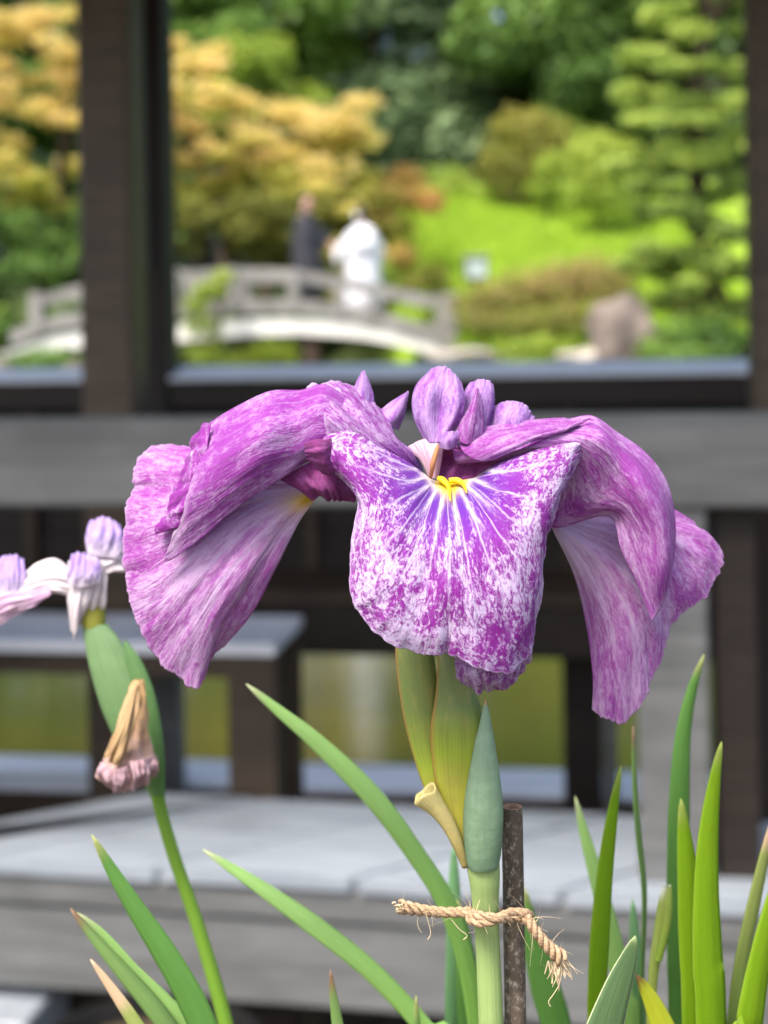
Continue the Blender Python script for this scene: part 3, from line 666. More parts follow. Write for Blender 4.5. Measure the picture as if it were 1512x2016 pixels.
# pine with cloud pads
pads = []
g = random.Random(77)
for y, x0, x1, tn in ((-120, 1320, 1480, .6), (-60, 1300, 1500, .6), (10, 1330, 1500, .7), (60, 1290, 1500, .75), (120, 1280, 1490, .7), (185, 1240, 1500, .85), (215, 1260, 1440, .7), (270, 1280, 1510, .8), (330, 1230, 1500, .7), (385, 1260, 1510, .55), (440, 1270, 1500, .35), (500, 1280, 1510, .45), (545, 1250, 1510, .55), (590, 1290, 1500, .5)):
    x = x0
    while x < x1:
        pads.append((x + g.uniform(-8, 8), y + g.uniform(-24, 24) + .10 * (x - 1380), 19.6 + g.uniform(-.7, .7), g.uniform(34, 64), g.uniform(14, 28), tn + g.uniform(-.3, .1))); x += g.uniform(48, 66)
tree('pine_tree', 'light green pine with layered cloud-shaped pads beside the right pavilion post', 'pine', PINE, pads, .10, (1400, 20), .17, 1.7, seed=60, flat=.25, top_px=(1400, -120, 19.7), ry=.55, limbs=30)

# rocks
def rock(loc, sx, sy, sz, label, seed, group=None, mat='rock'):
    bm = bmesh.new(); bmesh.ops.create_icosphere(bm, subdivisions=3, radius=1)
    for v_ in bm.verts:
        p = v_.co.copy(); n_ = noise3(p.x * 1.1 + seed, p.y * 1.1, p.z * 1.1) * .5 + noise3(p.x * 3 + seed, p.y * 3, p.z * 3) * .16
        q = p * (1 + n_); v_.co = Vector((q.x * sx, q.y * sy, q.z * sz))
    me = bpy.data.meshes.new('rock'); bm.to_mesh(me); bm.free()
    o = link('rock', me, M[mat]); o.location = loc; return tag(o, label, 'rock', group)
c = P(1232, 668, 19.2); rock(c, .46, .4, .62, 'large brown-grey upright rock at the water edge beside the dark bush', 3)
for i, px in enumerate((905, 950, 1150, 1185, 1480, 1520)):
    c = P(px, 700, 19.2 + .2 * (i % 2)); rock(c, .42, .2, .09, 'low pale stone edging the far bank', 20 + i, 'stones edging the far bank', 'pale')
for i, px in enumerate((-100, 10, 140)):
    c = P(px, 770, 20.8); rock(c, .5, .4, .4, 'rounded shore rock below the left end of the bridge', 40 + i, 'shore rocks left of the bridge')

# garden lantern on the lawn
c = P(937, 545, 23.4); X = c.x; gz = ground_h(X, 23.4)
lan = thing('garden_lantern', 'small pale garden lantern with a dark cap on the lawn', 'lantern', (X, 23.4, gz))
lm = plain_mat('lantern_paper', (.34, .42, .41), .6, .3, .06, 10); s = 23.4 / F; zt_ = P(937, 506, 23.4).z; zb_ = P(937, 548, 23.4).z
def lbox(name, hw, z0, z1, mat): return hexa(name, [(X + sx * hw, 23.4 + sy * hw, z) for z in (z0, z1) for sx, sy in ((-1, -1), (1, -1), (1, 1), (-1, 1))], mat, lan, .01)
lbox('post', .05, gz - .1, zb_, M['bark']); lbox('lamp_box', 21 * s, zb_, zt_ - .03, lm); lbox('cap', 25 * s, zt_ - .03, zt_ + .02, M['stone']); lbox('base_plate', 23 * s, zb_ - .03, zb_ - .002, M['bark'])
for sx in (-1, 1):
    for sy in (-1, 1): hexa('corner_bar', [(X + sx * 21 * s + dx, 23.4 + sy * 21 * s + dy, z) for z in (zb_, zt_ - .03) for dx, dy in ((-.012, -.012), (.012, -.012), (.012, .012), (-.012, .012))], M['bark'], lan, 0)

# lawn grass (uncountable)
g = np.random.default_rng(9); n_ = 26000
X_ = g.uniform(.5, 6.2, n_ * 3); Y_ = g.uniform(21.5, 33, n_ * 3)
Z_ = np.array([ground_h(x, y) for x, y in zip(X_[:n_], Y_[:n_])]); X_, Y_ = X_[:n_], Y_[:n_]
hh = g.uniform(.06, .15, n_); an = g.uniform(0, 3.14, n_); lean = g.normal(0, .04, (n_, 2)); wd = .02
b0 = np.stack([X_ - np.cos(an) * wd, Y_ - np.sin(an) * wd, Z_ - .01], 1); b1 = np.stack([X_ + np.cos(an) * wd, Y_ + np.sin(an) * wd, Z_ - .01], 1); tp = np.stack([X_ + lean[:, 0], Y_ + lean[:, 1], Z_ + hh], 1)
V = np.stack([b0, b1, tp], 1).reshape(-1, 3); me = mesh_np('lawn_grass', V, np.arange(len(V)).reshape(-1, 3)); fattr(me, 'tone', np.repeat(g.uniform(0, 1, n_), 3))
o = link('lawn_grass', me, leafy_mat('grass_blade', (.18, .28, .02), (.38, .54, .045), None, .4)); tag(o, 'bright green lawn grass on the slope', 'grass', kind='stuff')

# ================================================================== the irises
D0 = .42
def sY(t, Y0=D0): return Y0 - t / 1000.0
def petal_mat(name, Ku, Kv, bias=.5, soft=.10, pale=(.60, .48, .70), deep=(.34, .045, .40), violet=(.17, .05, .52), vein=.5, big=.45, tr=.28, seed=0.0, wash=.0, nveins=9, base=(.52, .38, .56)):
    k = NT(name); u = k.attr('pu').outputs['Fac']; v = k.attr('pv').outputs['Fac']; vio = k.attr('vio').outputs['Fac']; yel = k.attr('yel').outputs['Fac']; wh = k.attr('wht').outputs['Fac']
    vec = k.comb(k.math('MULTIPLY', u, Ku), k.math('MULTIPLY', v, Kv), seed)
    n1 = k.noise(vec, 1.0, 5, .68, .9)
    n2 = k.noise(vec, .17, 3, .55, .4)
    n3 = k.noise(k.comb(k.math('MULTIPLY', u, Ku * 3.2), k.math('MULTIPLY', v, Kv * 4.5), seed + 5), 1.0, 3, .6, 1.2)
    m = k.math('ADD', k.math('ADD', k.math('MULTIPLY', n1, .75), k.math('MULTIPLY', n2, big)), k.math('MULTIPLY', n3, .32))
    m = k.math('SUBTRACT', m, k.math('MULTIPLY', wh, .35))
    m = k.math('ADD', m, k.math('MULTIPLY', vio, .16))
    m = k.smooth(m, bias + .32 - soft, bias + .32 + soft)
    dp = k.mix(vio, deep, violet)
    pl = k.mix(k.math('MULTIPLY', n2, wash), pale, deep)
    col = k.mix(m, pl, dp)
    vn = k.math('ABSOLUTE', k.math('SUBTRACT', k.math('FRACT', k.math('ADD', k.math('MULTIPLY', u, nveins), k.math('MULTIPLY', n2, .5))), .5))
    vf = k.math('MULTIPLY', k.smooth(vn, .0, .085, 1, 0), k.smooth(v, .25, .95, vein, 0))
    col = k.mix(vf, col, (.62, .57, .76))
    col = k.mix(k.smooth(v, .975, 1.0, 0, .55), col, pale)
    col = k.mix(wh, col, k.mix(.15, (.70, .66, .72), base)); col = k.mix(yel, col, (.80, .56, .012))
    fine = k.noise(k.comb(k.math('MULTIPLY', u, Ku * 1.8), k.math('MULTIPLY', v, Kv * .5), seed + 2), 1.0, 4, .6, .3)
    cells = k.noise(k.comb(k.math('MULTIPLY', u, Ku * 4), k.math('MULTIPLY', v, Kv * 9), seed + 9), 1.0, 2, .5)
    nb = k.bump(k.math('ADD', fine, k.math('MULTIPLY', cells, .35)), .6, .0011)
    sf = k.bsdf(col, .55, .22, nb, **{'Sheen Weight': .03})
    return k.done(k.transl(sf, k.mix(.3, col, (.85, .40, .85)), tr))
def petal(name, spokes, mat, parent, NU=90, NV=70, ruf=1.0, fold=1.0, Y0=D0, seed=0, sig=None, yel=None, wht=None, jag=.012, thick=.00045, rows=False, edgefreq=26):
    A = np.array(spokes, float)
    if rows: A = A.transpose(1, 0, 2)
    G = np.stack([catmull(sp, NV) for sp in A])                       # (ns, NV, 3)
    d = np.sqrt(np.maximum(np.linalg.norm(np.diff(G[:, NV // 2:, :], axis=0), axis=2).mean(1), 1e-6)); t = np.concatenate([[0], np.cumsum(d)]); t /= t[-1]
    G = spline(G, t, np.linspace(0, 1, NU))                           # (NU, NV, 3)
    # uneven rim
    for i in range(NU):
        e = 1 + jag * (noise3(i / NU * edgefreq, seed, .3) + .6 * noise3(i / NU * edgefreq * 2.7, seed, 1.3))
        c0 = G[i, 0].copy(); f = np.linspace(0, 1, NV) ** 3
        G[i] = G[i] + (G[i] - c0) * ((e - 1) * f)[:, None]
    Wd = np.empty_like(G)
    for i in range(NU):
        for j in range(NV): Wd[i, j] = P(G[i, j, 0], G[i, j, 1], sY(G[i, j, 2], Y0))
    du = np.gradient(Wd, axis=0); dv = np.gradient(Wd, axis=1); N = np.cross(du, dv); N /= np.maximum(np.linalg.norm(N, axis=2), 1e-12)[:, :, None]
    for i in range(NU):
        u = i / (NU - 1)
        for j in range(NV):
            v = j / (NV - 1)
            h = .0011 * ruf * v ** 2.2 * (math.sin(u * 34 + 2 * math.sin(u * 11 + seed) + seed) + .8 * noise3(u * 22, v * 2, seed))
            h += .00035 * v ** 8 * (1.6 * noise3(u * 46, v * 3, seed + 4) + noise3(u * 110, v * 4, seed + 6)) * (1 if NU > 100 else .3) * min(1, ruf * 4)
            h += .0013 * fold * noise3(u * 9 + seed, v * 1.6, seed * 1.7) * min(1, v * 4)
            h += .00045 * fold * noise3(u * 30 + seed, v * 5, seed * 2.1) * min(1, v * 3)
            Wd[i, j] += N[i, j] * h
    me = mesh_np(name, Wd.reshape(-1, 3), grid_quads(NU, NV))
    U, Vv = np.meshgrid(np.linspace(0, 1, NU), np.linspace(0, 1, NV), indexing='ij')
    fattr(me, 'pu', U); fattr(me, 'pv', Vv)
    z = np.zeros((NU, NV))
    def fld(fn): return z if fn is None else np.clip(np.vectorize(fn)(U, Vv, G[:, :, 0], G[:, :, 1]), 0, 1)
    fattr(me, 'vio', fld(sig)); fattr(me, 'yel', fld(yel)); fattr(me, 'wht', fld(wht))
    o = link(name, me, mat, smooth=True); attach(o, parent)
    m = o.modifiers.new('thickness', 'SOLIDIFY'); m.thickness = thick; m.offset = 0
    return o
def green_mat(name, c0, c1, tip=None, edge=None, tr=.2, rough=.45, veins=60, tip_at=.93, bl=.15, spec=.35):
    """leaf / stem tissue: c0 base to c1 tip along pv, parallel veins across pu"""
    k = NT(name); u = k.attr('pu').outputs['Fac']; v = k.attr('pv').outputs['Fac']
    vn = k.noise(k.comb(k.math('MULTIPLY', u, veins), k.math('MULTIPLY', v, 3.0), 0.0), 1.0, 3, .5)
    bl_ = k.noise(k.comb(k.math('MULTIPLY', u, 5), k.math('MULTIPLY', v, 14), 2.0), 1.0, 4, .6)
    col = k.mix(k.smooth(v, .05, .95), c0, c1)
    col = k.mix(k.math('MULTIPLY', k.smooth(bl_, .4, .75), bl), col, tuple(x * 1.7 for x in c1))
    col = k.mix(k.math('MULTIPLY', k.smooth(vn, .45, .7), .22), col, tuple(x * .55 for x in c0))
    if edge is not None:
        e = k.math('ABSOLUTE', k.math('SUBTRACT', u, .5)); col = k.mix(k.smooth(e, .465, .495, 0, .8), col, edge)
    if tip is not None: col = k.mix(k.smooth(k.math('ADD', v, k.math('MULTIPLY', k.math('SUBTRACT', bl_, .5), .06)), tip_at, tip_at + .05), col, tip)
    s = k.bsdf(col, rough, spec, k.bump(vn, .3, .0006))
    return k.done(k.transl(s, k.mix(.5, col, (.35, .55, .02)), tr) if tr else s)
def pod(name, rows, t, mat, parent, ratio=.7, seg=28, n=60, Y0=D0, wob=0.0, seed=0, pleat=0.0):
    """rounded body from pixel rows (y, x_left, x_right), optional per-row depth"""
    A = np.array([(r[0], r[1], r[2], r[3] if len(r) > 3 else t) for r in rows], float)
    q = catmull(A, n); V = []
    for i, (y, xl, xr, tt) in enumerate(q):
        hw = max((xr - xl) / 2, .3); Y = sY(tt, Y0); c_ = P((xl + xr) / 2, y, Y); rr = hw * Y / F
        for k_ in range(seg):
            an = 2 * math.pi * k_ / seg; w_ = 1 + wob * noise3(math.cos(an) * 2 + seed, math.sin(an) * 2, i * .12) + pleat * math.sin(an * 9 + 4 * noise3(math.cos(an) + seed, math.sin(an), i * .07)) * (.4 + .6 * i / n)
            V.append((c_.x + rr * math.cos(an) * w_, c_.y + rr * ratio * math.sin(an) * w_, c_.z))
    V = np.array(V).reshape(n, seg, 3).transpose(1, 0, 2)
    V = np.concatenate([V, V[:1]], 0)
    me = mesh_np(name, V.reshape(-1, 3), grid_quads(seg + 1, n))
    U, Vv = np.meshgrid(np.linspace(0, 1, seg + 1), np.linspace(1, 0, n), indexing='ij'); fattr(me, 'pu', U); fattr(me, 'pv', Vv)
    o = link(name, me, mat, smooth=True); return attach(o, parent)
GZ = .58
def leaf(pts, wpx, Y, mat, parent, twist=0.2, foot=None, fold=.25, name='leaf', tipf=1.0, seed=0):
    """sword leaf: pixel centre line from tip downward, running on to its foot in the ground"""
    W3 = [P(x, y, Y + (z[0] if z else 0)) for x, y, *z in pts]
    ft = Vector(foot) if foot is not None else Vector((parent.location.x, parent.location.y, GZ))
    last = W3[-1]; W3 += [last.lerp(ft, .35) + (last - W3[-2]) * .8, last.lerp(ft, .7), ft + Vector((0, 0, -.02))]
    W3 = catmull(np.array([tuple(p) for p in W3]), 90); n = len(W3); V = []; NA = 7
    arc = np.concatenate([[0], np.cumsum(np.linalg.norm(np.diff(W3, axis=0), axis=1))])
    wm = wpx * Y / F; L = (Y / F) * wpx * 6.5 * tipf
    for i in range(n):
        tg = Vector(W3[min(i + 1, n - 1)] - W3[max(i - 1, 0)]).normalized()
        s_ = tg.cross(Vector((0, 1, 0))).normalized(); tw = twist + .5 * noise3(arc[i] * 5, seed, 0); nrm = s_.cross(tg)
        side = s_ * math.cos(tw) + nrm * math.sin(tw); nn = side.cross(tg)
        f = min(1, arc[i] / L); wd = wm * (f ** .62) * (1 - .1 * f) + 1e-4 + wm * .04 * noise3(arc[i] * 40, seed, 2)
        for k_ in range(NA):
            a = (k_ / (NA - 1) - .5); V.append(Vector(W3[i]) + side * wd * a + nn * wd * fold * (abs(a) * 2 - .5) * .5)
    V = np.array([tuple(v_) for v_ in V]).reshape(n, NA, 3).transpose(1, 0, 2)
    me = mesh_np(name, V.reshape(-1, 3), grid_quads(NA, n))
    U, Vv = np.meshgrid(np.linspace(0, 1, NA), 1 - arc / arc[-1], indexing='ij')
    # pv = 1 at tip; remap so that the visible upper 25 cm carries the gradient
    Vv = np.clip(1 - (arc / .16), 0, 1)[None, :].repeat(NA, 0)
    fattr(me, 'pu', U); fattr(me, 'pv', Vv)
    o = link(name, me, mat, smooth=True); attach(o, parent)
    m = o.modifiers.new('thickness', 'SOLIDIFY'); m.thickness = .0007; m.offset = 0
    return o

iris = thing('iris_plant', 'large purple-speckled iris in full bloom tied to a bamboo stake', 'iris', (P(965, 2016, .43).x, .43, GZ))
PA = petal_mat('fall_speckled', 84, 24, .425, .08, (.56, .45, .66), (.22, .016, .25), (.10, .028, .36), seed=1.0, tr=.2, nveins=13, vein=.6)
PB = petal_mat('standard_magenta', 34, 30, .455, .15, (.60, .41, .67), (.31, .05, .34), seed=2.0, vein=.25, wash=.5, big=.6)
PC = petal_mat('fall_reverse', 64, 14, .455, .15, (.60, .42, .65), (.32, .055, .34), seed=3.0, vein=.5, wash=.4, big=.5, nveins=9)
PE = petal_mat('standard_left', 32, 32, .445, .15, (.55, .36, .62), (.28, .042, .32), seed=4.0, vein=.2, wash=.55, big=.6)
PM = petal_mat('petal_maroon_shade', 34, 14, .40, .16, (.40, .12, .36), (.22, .03, .17), seed=5.0, vein=.1, wash=.5)  # maroon petal reverse, darkened by painting in the shade of throat and folds
PI = petal_mat('style_lilac', 22, 9, .46, .15, (.56, .38, .68), (.25, .06, .38), seed=6.0, vein=.35, wash=.4, nveins=5)
PP = petal_mat('column_pink', 12, 4, .8, .3, (.74, .50, .60), (.55, .30, .48), seed=7.0, vein=.1, wash=.4)
sigf = lambda u, v, x, y: math.exp(-((x - 885)**2 + (y - 945)**2) / 118.0**2) * 1.0

# front fall
S = [
 [(838, 936, 5), (800, 905, 9), (740, 872, 11), (690, 848, 10), (648, 836, 3)],
 [(842, 940, 6), (790, 925, 15), (720, 895, 18), (664, 880, 15), (620, 872, 5)],
 [(846, 943, 7), (795, 945, 18), (735, 930, 22), (682, 918, 20), (640, 915, 12)],
 [(850, 945, 7), (800, 970, 22), (752, 985, 28), (718, 990, 27), (700, 978, 21)],
 [(855, 947, 7), (810, 1000, 26), (760, 1045, 33), (715, 1080, 33), (687, 1090, 28)],
 [(860, 948, 7), (825, 1030, 28), (780, 1110, 36), (733, 1170, 37), (698, 1190, 33)],
 [(866, 949, 7), (840, 1040, 29), (810, 1140, 37), (776, 1222, 38), (752, 1252, 36)],
 [(872, 949, 7), (860, 1050, 30), (845, 1150, 37), (833, 1245, 38), (822, 1286, 36)],
 [(876, 949, 7), (872, 1050, 30), (866, 1150, 38), (860, 1240, 38), (856, 1288, 36)],
 [(880, 949, 7), (884, 1050, 30), (886, 1150, 38), (884, 1240, 36), (880, 1279, 33)],
 [(885, 949, 7), (900, 1050, 30), (912, 1160, 38), (910, 1250, 38), (906, 1296, 37)],
 [(890, 949, 7), (916, 1050, 30), (938, 1165, 38), (948, 1265, 38), (952, 1318, 37)],
 [(897, 948, 7), (936, 1045, 30), (972, 1160, 37), (998, 1262, 36), (1010, 1322, 33)],
 [(904, 947, 7), (956, 1035, 29), (1003, 1130, 35), (1037, 1220, 33), (1050, 1275, 27)],
 [(911, 946, 7), (972, 1015, 27), (1023, 1080, 32), (1058, 1150, 30), (1068, 1180, 24)],
 [(918, 945, 7), (982, 990, 25), (1038, 1030, 29), (1074, 1060, 27), (1083, 1068, 20)],
 [(924, 944, 6), (988, 965, 22), (1052, 980, 26), (1092, 985, 24), (1104, 985, 17)],
 [(930, 943, 6), (990, 940, 18), (1060, 930, 21), (1115, 920, 18), (1140, 913, 9)],
 [(936, 941, 5), (990, 920, 13), (1060, 900, 15), (1125, 880, 12), (1166, 868, 4)],
 [(940, 938, 4), (985, 912, 8), (1050, 890, 10), (1120, 872, 8), (1172, 860, 1)]]
def ray_streaks(x, y): return abs(math.sin(math.atan2(x - 885, y - 925) * 9 + .4)) ** 6
whf = lambda u, v, x, y: max(math.exp(-(v / .05) ** 2) * .98, .7 * math.exp(-(v / .20) ** 2) * ray_streaks(x, y))
yef = lambda u, v, x, y: (1 if abs(x - 884) < 20 else .75) * math.exp(-(v / (.085 if abs(x - 884) < 14 else .055)) ** 2) * (1.15 if 856 < x < 922 else .25)
petal('fall_petal', S, PA, iris, 220, 140, .55, .9, seed=1, sig=sigf, yel=yef, wht=whf, jag=.016, edgefreq=55)
S = [[(884, 1240, 32), (890, 1275, 32), (897, 1305, 31), (899, 1332, 29)], [(910, 1245, 32), (915, 1290, 33), (918, 1325, 32), (920, 1352, 28)], [(940, 1250, 33), (948, 1300, 34), (955, 1340, 33), (957, 1361, 28)],
     [(975, 1250, 33), (985, 1295, 33), (990, 1335, 31), (992, 1352, 28)], [(1005, 1250, 31), (1015, 1285, 31), (1020, 1315, 29), (1021, 1334, 26)], [(1030, 1240, 28), (1040, 1265, 28), (1045, 1285, 26), (1046, 1298, 23)]]
petal('folded_rim', S, PA, iris, 70, 40, .5, .9, seed=21, jag=.03, edgefreq=14)
# yellow signal ridges
ym = plain_mat('signal_yellow', (.86, .60, .012), .5, .3, .12, 400, .2, .001)
for pts_ in ([(862, 941), (872, 945), (882, 957), (887, 986)], [(884, 946), (900, 946), (912, 953), (919, 970)]):
    c3 = [P(x, y, sY(8.2 + (y - 940) * .23 + .6)) for x, y in pts_]
    attach(link('signal_ridge', tube_mesh('signal_ridge', c3, [.0007, .0009, .0006, .00015][:len(pts_)], 10, n=14), ym, smooth=True), iris)

# right standard, draped
S = [
 [(890, 880, 0), (892, 892, 4), (896, 905, 6), (902, 912, 5)],
 [(950, 853, -6), (952, 872, 4), (955, 893, 9), (958, 908, 6)],
 [(1048, 831, -8), (1052, 851, 5), (1055, 876, 10), (1052, 900, 4)],
 [(1118, 826, -8), (1128, 850, 7), (1128, 885, 8), (1110, 930, 0)],
 [(1166, 820, -6), (1180, 858, 9), (1162, 925, 6), (1098, 990, -3)],
 [(1216, 853, -8), (1224, 900, 7), (1192, 968, 4), (1090, 1038, -6)],
 [(1272, 893, -9), (1265, 948, 8), (1236, 998, 6), (1198, 1016, -2)],
 [(1313, 950, -9), (1300, 1010, 7), (1270, 1058, 6), (1224, 1083, 1)],
 [(1329, 1035, -9), (1318, 1090, 5), (1290, 1132, 6), (1256, 1150, 2)],
 [(1325, 1112, -8), (1312, 1165, 1), (1300, 1197, 2), (1284, 1224, 2)]]
petal('standard_petal', S, PB, iris, 110, 120, .05, .32, seed=2, rows=True, jag=.0)
# narrow folded lobe of the right standard by the throat
S = [[(905, 868, 6), (912, 890, 10), (940, 906, 12), (975, 905, 12)], [(930, 852, 2), (950, 868, 10), (985, 884, 14), (1020, 885, 14)], [(985, 838, -2), (1005, 848, 8), (1040, 860, 12), (1075, 862, 10)],
     [(1050, 829, -5), (1070, 838, 5), (1100, 846, 9), (1125, 842, 8)], [(1110, 825, -6), (1125, 830, 0), (1145, 830, 4), (1162, 823, 2)]]
petal('standard_fold', S, PB, iris, 50, 60, .25, .6, seed=12, rows=True, jag=.01)
# right fall, behind
S = [
 [(1085, 1035, -9), (1125, 1120, -12), (1154, 1230, -14), (1168, 1330, -14), (1166, 1396, -15)],
 [(1089, 1036, -9), (1142, 1120, -10), (1182, 1230, -11), (1196, 1330, -12), (1196, 1413, -14)],
 [(1093, 1036, -9), (1166, 1120, -9), (1212, 1230, -9), (1230, 1330, -11), (1231, 1425, -14)],
 [(1097, 1034, -10), (1190, 1110, -9), (1247, 1210, -9), (1268, 1290, -12), (1272, 1372, -15)],
 [(1101, 1030, -11), (1210, 1095, -11), (1277, 1170, -11), (1302, 1230, -14), (1312, 1276, -17)],
 [(1105, 1025, -12), (1230, 1075, -13), (1303, 1130, -14), (1327, 1180, -17), (1336, 1210, -20)],
 [(1110, 1020, -13), (1240, 1050, -16), (1322, 1090, -18), (1370, 1140, -21), (1382, 1178, -24)],
 [(1115, 1010, -15), (1250, 1030, -19), (1332, 1060, -21), (1387, 1092, -24), (1416, 1132, -27)],
 [(1118, 1000, -17), (1260, 1010, -22), (1337, 1035, -24), (1390, 1055, -27), (1418, 1085, -30)],
 [(1120, 990, -18), (1260, 990, -24), (1320, 1010, -26), (1360, 1030, -29), (1374, 1043, -32)],
 [(1122, 985, -19), (1250, 975, -25), (1300, 990, -28), (1330, 1010, -31), (1342, 1026, -34)]]
petal('fall_petal', S, PC, iris, 130, 110, .4, .9, seed=3, wht=lambda u, v, x, y: .55 * math.exp(-(v / .3) ** 2) * (1 - u), jag=.016, edgefreq=45)
# left fall, behind
S = [
 [(620, 985, -5), (586, 1030, -3), (541, 1120, -1), (491, 1210, -3), (440, 1273, -6)],
 [(616, 984, -5), (570, 1035, -1), (510, 1130, 2), (450, 1225, 0), (412, 1300, -4)],
 [(613, 982, -5), (555, 1035, 0), (485, 1130, 4), (420, 1240, 2), (385, 1352, -3)],
 [(609, 980, -5), (540, 1030, 1), (455, 1130, 5), (385, 1240, 3), (338, 1326, -3)],
 [(605, 977, -5), (520, 1025, 1), (425, 1120, 5), (350, 1220, 3), (303, 1292, -4)],
 [(600, 974, -6), (500, 1015, 0), (400, 1100, 4), (320, 1180, 2), (267, 1213, -6)],
 [(596, 970, -7), (480, 1005, -1), (380, 1070, 3), (300, 1120, 0), (245, 1140, -9)],
 [(590, 965, -8), (465, 990, -3), (365, 1030, 1), (295, 1050, -3), (243, 1063, -12)],
 [(585, 960, -9), (450, 970, -5), (360, 985, -2), (300, 985, -6), (255, 988, -15)],
 [(580, 950, -10), (440, 940, -8), (370, 930, -6), (310, 925, -10), (265, 927, -18)],
 [(580, 940, -11), (440, 915, -11), (380, 900, -10), (335, 890, -14), (289, 883, -20)],
 [(580, 930, -12), (450, 890, -14), (410, 885, -15), (385, 881, -18), (362, 879, -22)]]
petal('fall_petal', S, PC, iris, 140, 120, .35, .9, seed=4, wht=lambda u, v, x, y: .4 * math.exp(-(v / .3) ** 2) * (1 - .6 * u), yel=lambda u, v, x, y: 1.0 * math.exp(-(v / .11) ** 2) * math.exp(-((u - .25) / .3) ** 2), jag=.014, edgefreq=45)
# left standard, draped over the left fall
S = [
 [(705, 800, -3), (700, 845, 3), (690, 885, 3), (672, 904, -1)],
 [(642, 758, -3), (636, 810, 7), (630, 868, 9), (615, 906, 3)],
 [(592, 768, -5), (580, 830, 9), (575, 890, 10), (560, 938, 9)],
 [(532, 771, -4), (520, 840, 13), (510, 910, 15), (500, 975, 10)],
 [(468, 799, -6), (460, 870, 12), (450, 950, 14), (445, 1015, 10)],
 [(421, 827, -8), (415, 900, 10), (405, 980, 13), (400, 1055, 9)],
 [(393, 850, -9), (385, 920, 8), (372, 1000, 12), (362, 1085, 8)],
 [(386, 880, -8), (374, 945, 6), (358, 1020, 10), (341, 1101, 7)],
 [(383, 905, -7), (364, 975, 5), (340, 1055, 8), (321, 1106, 6)]]
petal('standard_petal', S, PE, iris, 110, 110, .06, .32, seed=5, rows=True, wht=lambda u, v, x, y: .6 * math.exp(-((v - .93) / .09) ** 2) * max(0, math.sin(u * 3.1)), jag=.0)
PR = petal_mat('ruffled_lobe', 30, 16, .43, .10, (.62, .52, .70), (.30, .035, .33), seed=8.0, vein=.2, wash=.2, big=.7)
S = [[(415, 832, 0), (402, 836, 0), (392, 848, -6)], [(408, 880, 6), (388, 886, 6), (366, 905, -4)], [(400, 930, 8), (372, 940, 9), (342, 962, 0)], [(392, 985, 8), (358, 995, 10), (322, 1018, 2)], [(380, 1030, 7), (348, 1040, 9), (304, 1050, 4)]]
petal('ruffled_lobe', S, PR, iris, 60, 46, .35, 1.0, seed=22, jag=.05, edgefreq=14)
# upper left lobe
S = [
 [(833, 928, -4), (817, 893, -3), (786, 868, -3), (768, 838, -7), (754, 810, -13)],
 [(830, 930, -3), (800, 890, 1), (762, 850, 2), (731, 810, -4), (702, 766, -15)],
 [(828, 932, -2), (785, 895, 4), (737, 855, 6), (692, 805, 3), (641, 753, -12)],
 [(826, 934, -2), (770, 900, 5), (712, 865, 8), (652, 815, 7), (603, 767, -6)],
 [(824, 936, -2), (755, 905, 5), (692, 875, 8), (632, 840, 8), (577, 815, 3)],
 [(822, 938, -2), (745, 915, 3), (682, 890, 6), (632, 866, 7), (604, 852, 5)]]
PF = petal_mat('lobe_speckled', 60, 20, .43, .11, (.56, .42, .65), (.25, .025, .28), (.12, .03, .34), seed=9.0, vein=.3, wash=.25)
petal('petaloid_lobe', S, PF, iris, 90, 80, .35, .8, seed=6, jag=.015, sig=sigf)
# maroon undersides near the left throat, their shade put into the colour
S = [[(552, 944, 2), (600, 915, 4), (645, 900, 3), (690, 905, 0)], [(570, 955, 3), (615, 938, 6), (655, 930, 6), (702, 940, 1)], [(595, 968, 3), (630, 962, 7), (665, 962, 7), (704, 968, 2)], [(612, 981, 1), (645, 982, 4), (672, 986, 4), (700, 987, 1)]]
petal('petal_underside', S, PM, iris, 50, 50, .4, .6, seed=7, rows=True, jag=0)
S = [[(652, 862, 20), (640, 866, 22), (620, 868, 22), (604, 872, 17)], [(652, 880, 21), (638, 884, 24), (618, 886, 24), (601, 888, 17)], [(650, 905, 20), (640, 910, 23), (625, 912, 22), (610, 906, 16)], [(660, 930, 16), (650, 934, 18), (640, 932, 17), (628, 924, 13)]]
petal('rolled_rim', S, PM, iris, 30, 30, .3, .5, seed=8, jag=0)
# small pointed petaloids behind
petal('petaloid_tip', [[(690, 800, -12), (695, 770, -14), (712, 731, -16)], [(710, 805, -9), (714, 770, -11), (715, 730, -16)], [(735, 806, -12), (734, 775, -14), (718, 732, -16)]], PI, iris, 24, 30, .05, .15, seed=9, jag=0)
petal('petaloid_tip', [[(738, 820, -12), (765, 795, -13), (803, 771, -16)], [(760, 840, -8), (780, 815, -9), (803, 771, -16)], [(784, 846, -12), (796, 815, -13), (804, 772, -16)]], PI, iris, 24, 30, .05, .15, seed=10, jag=0)
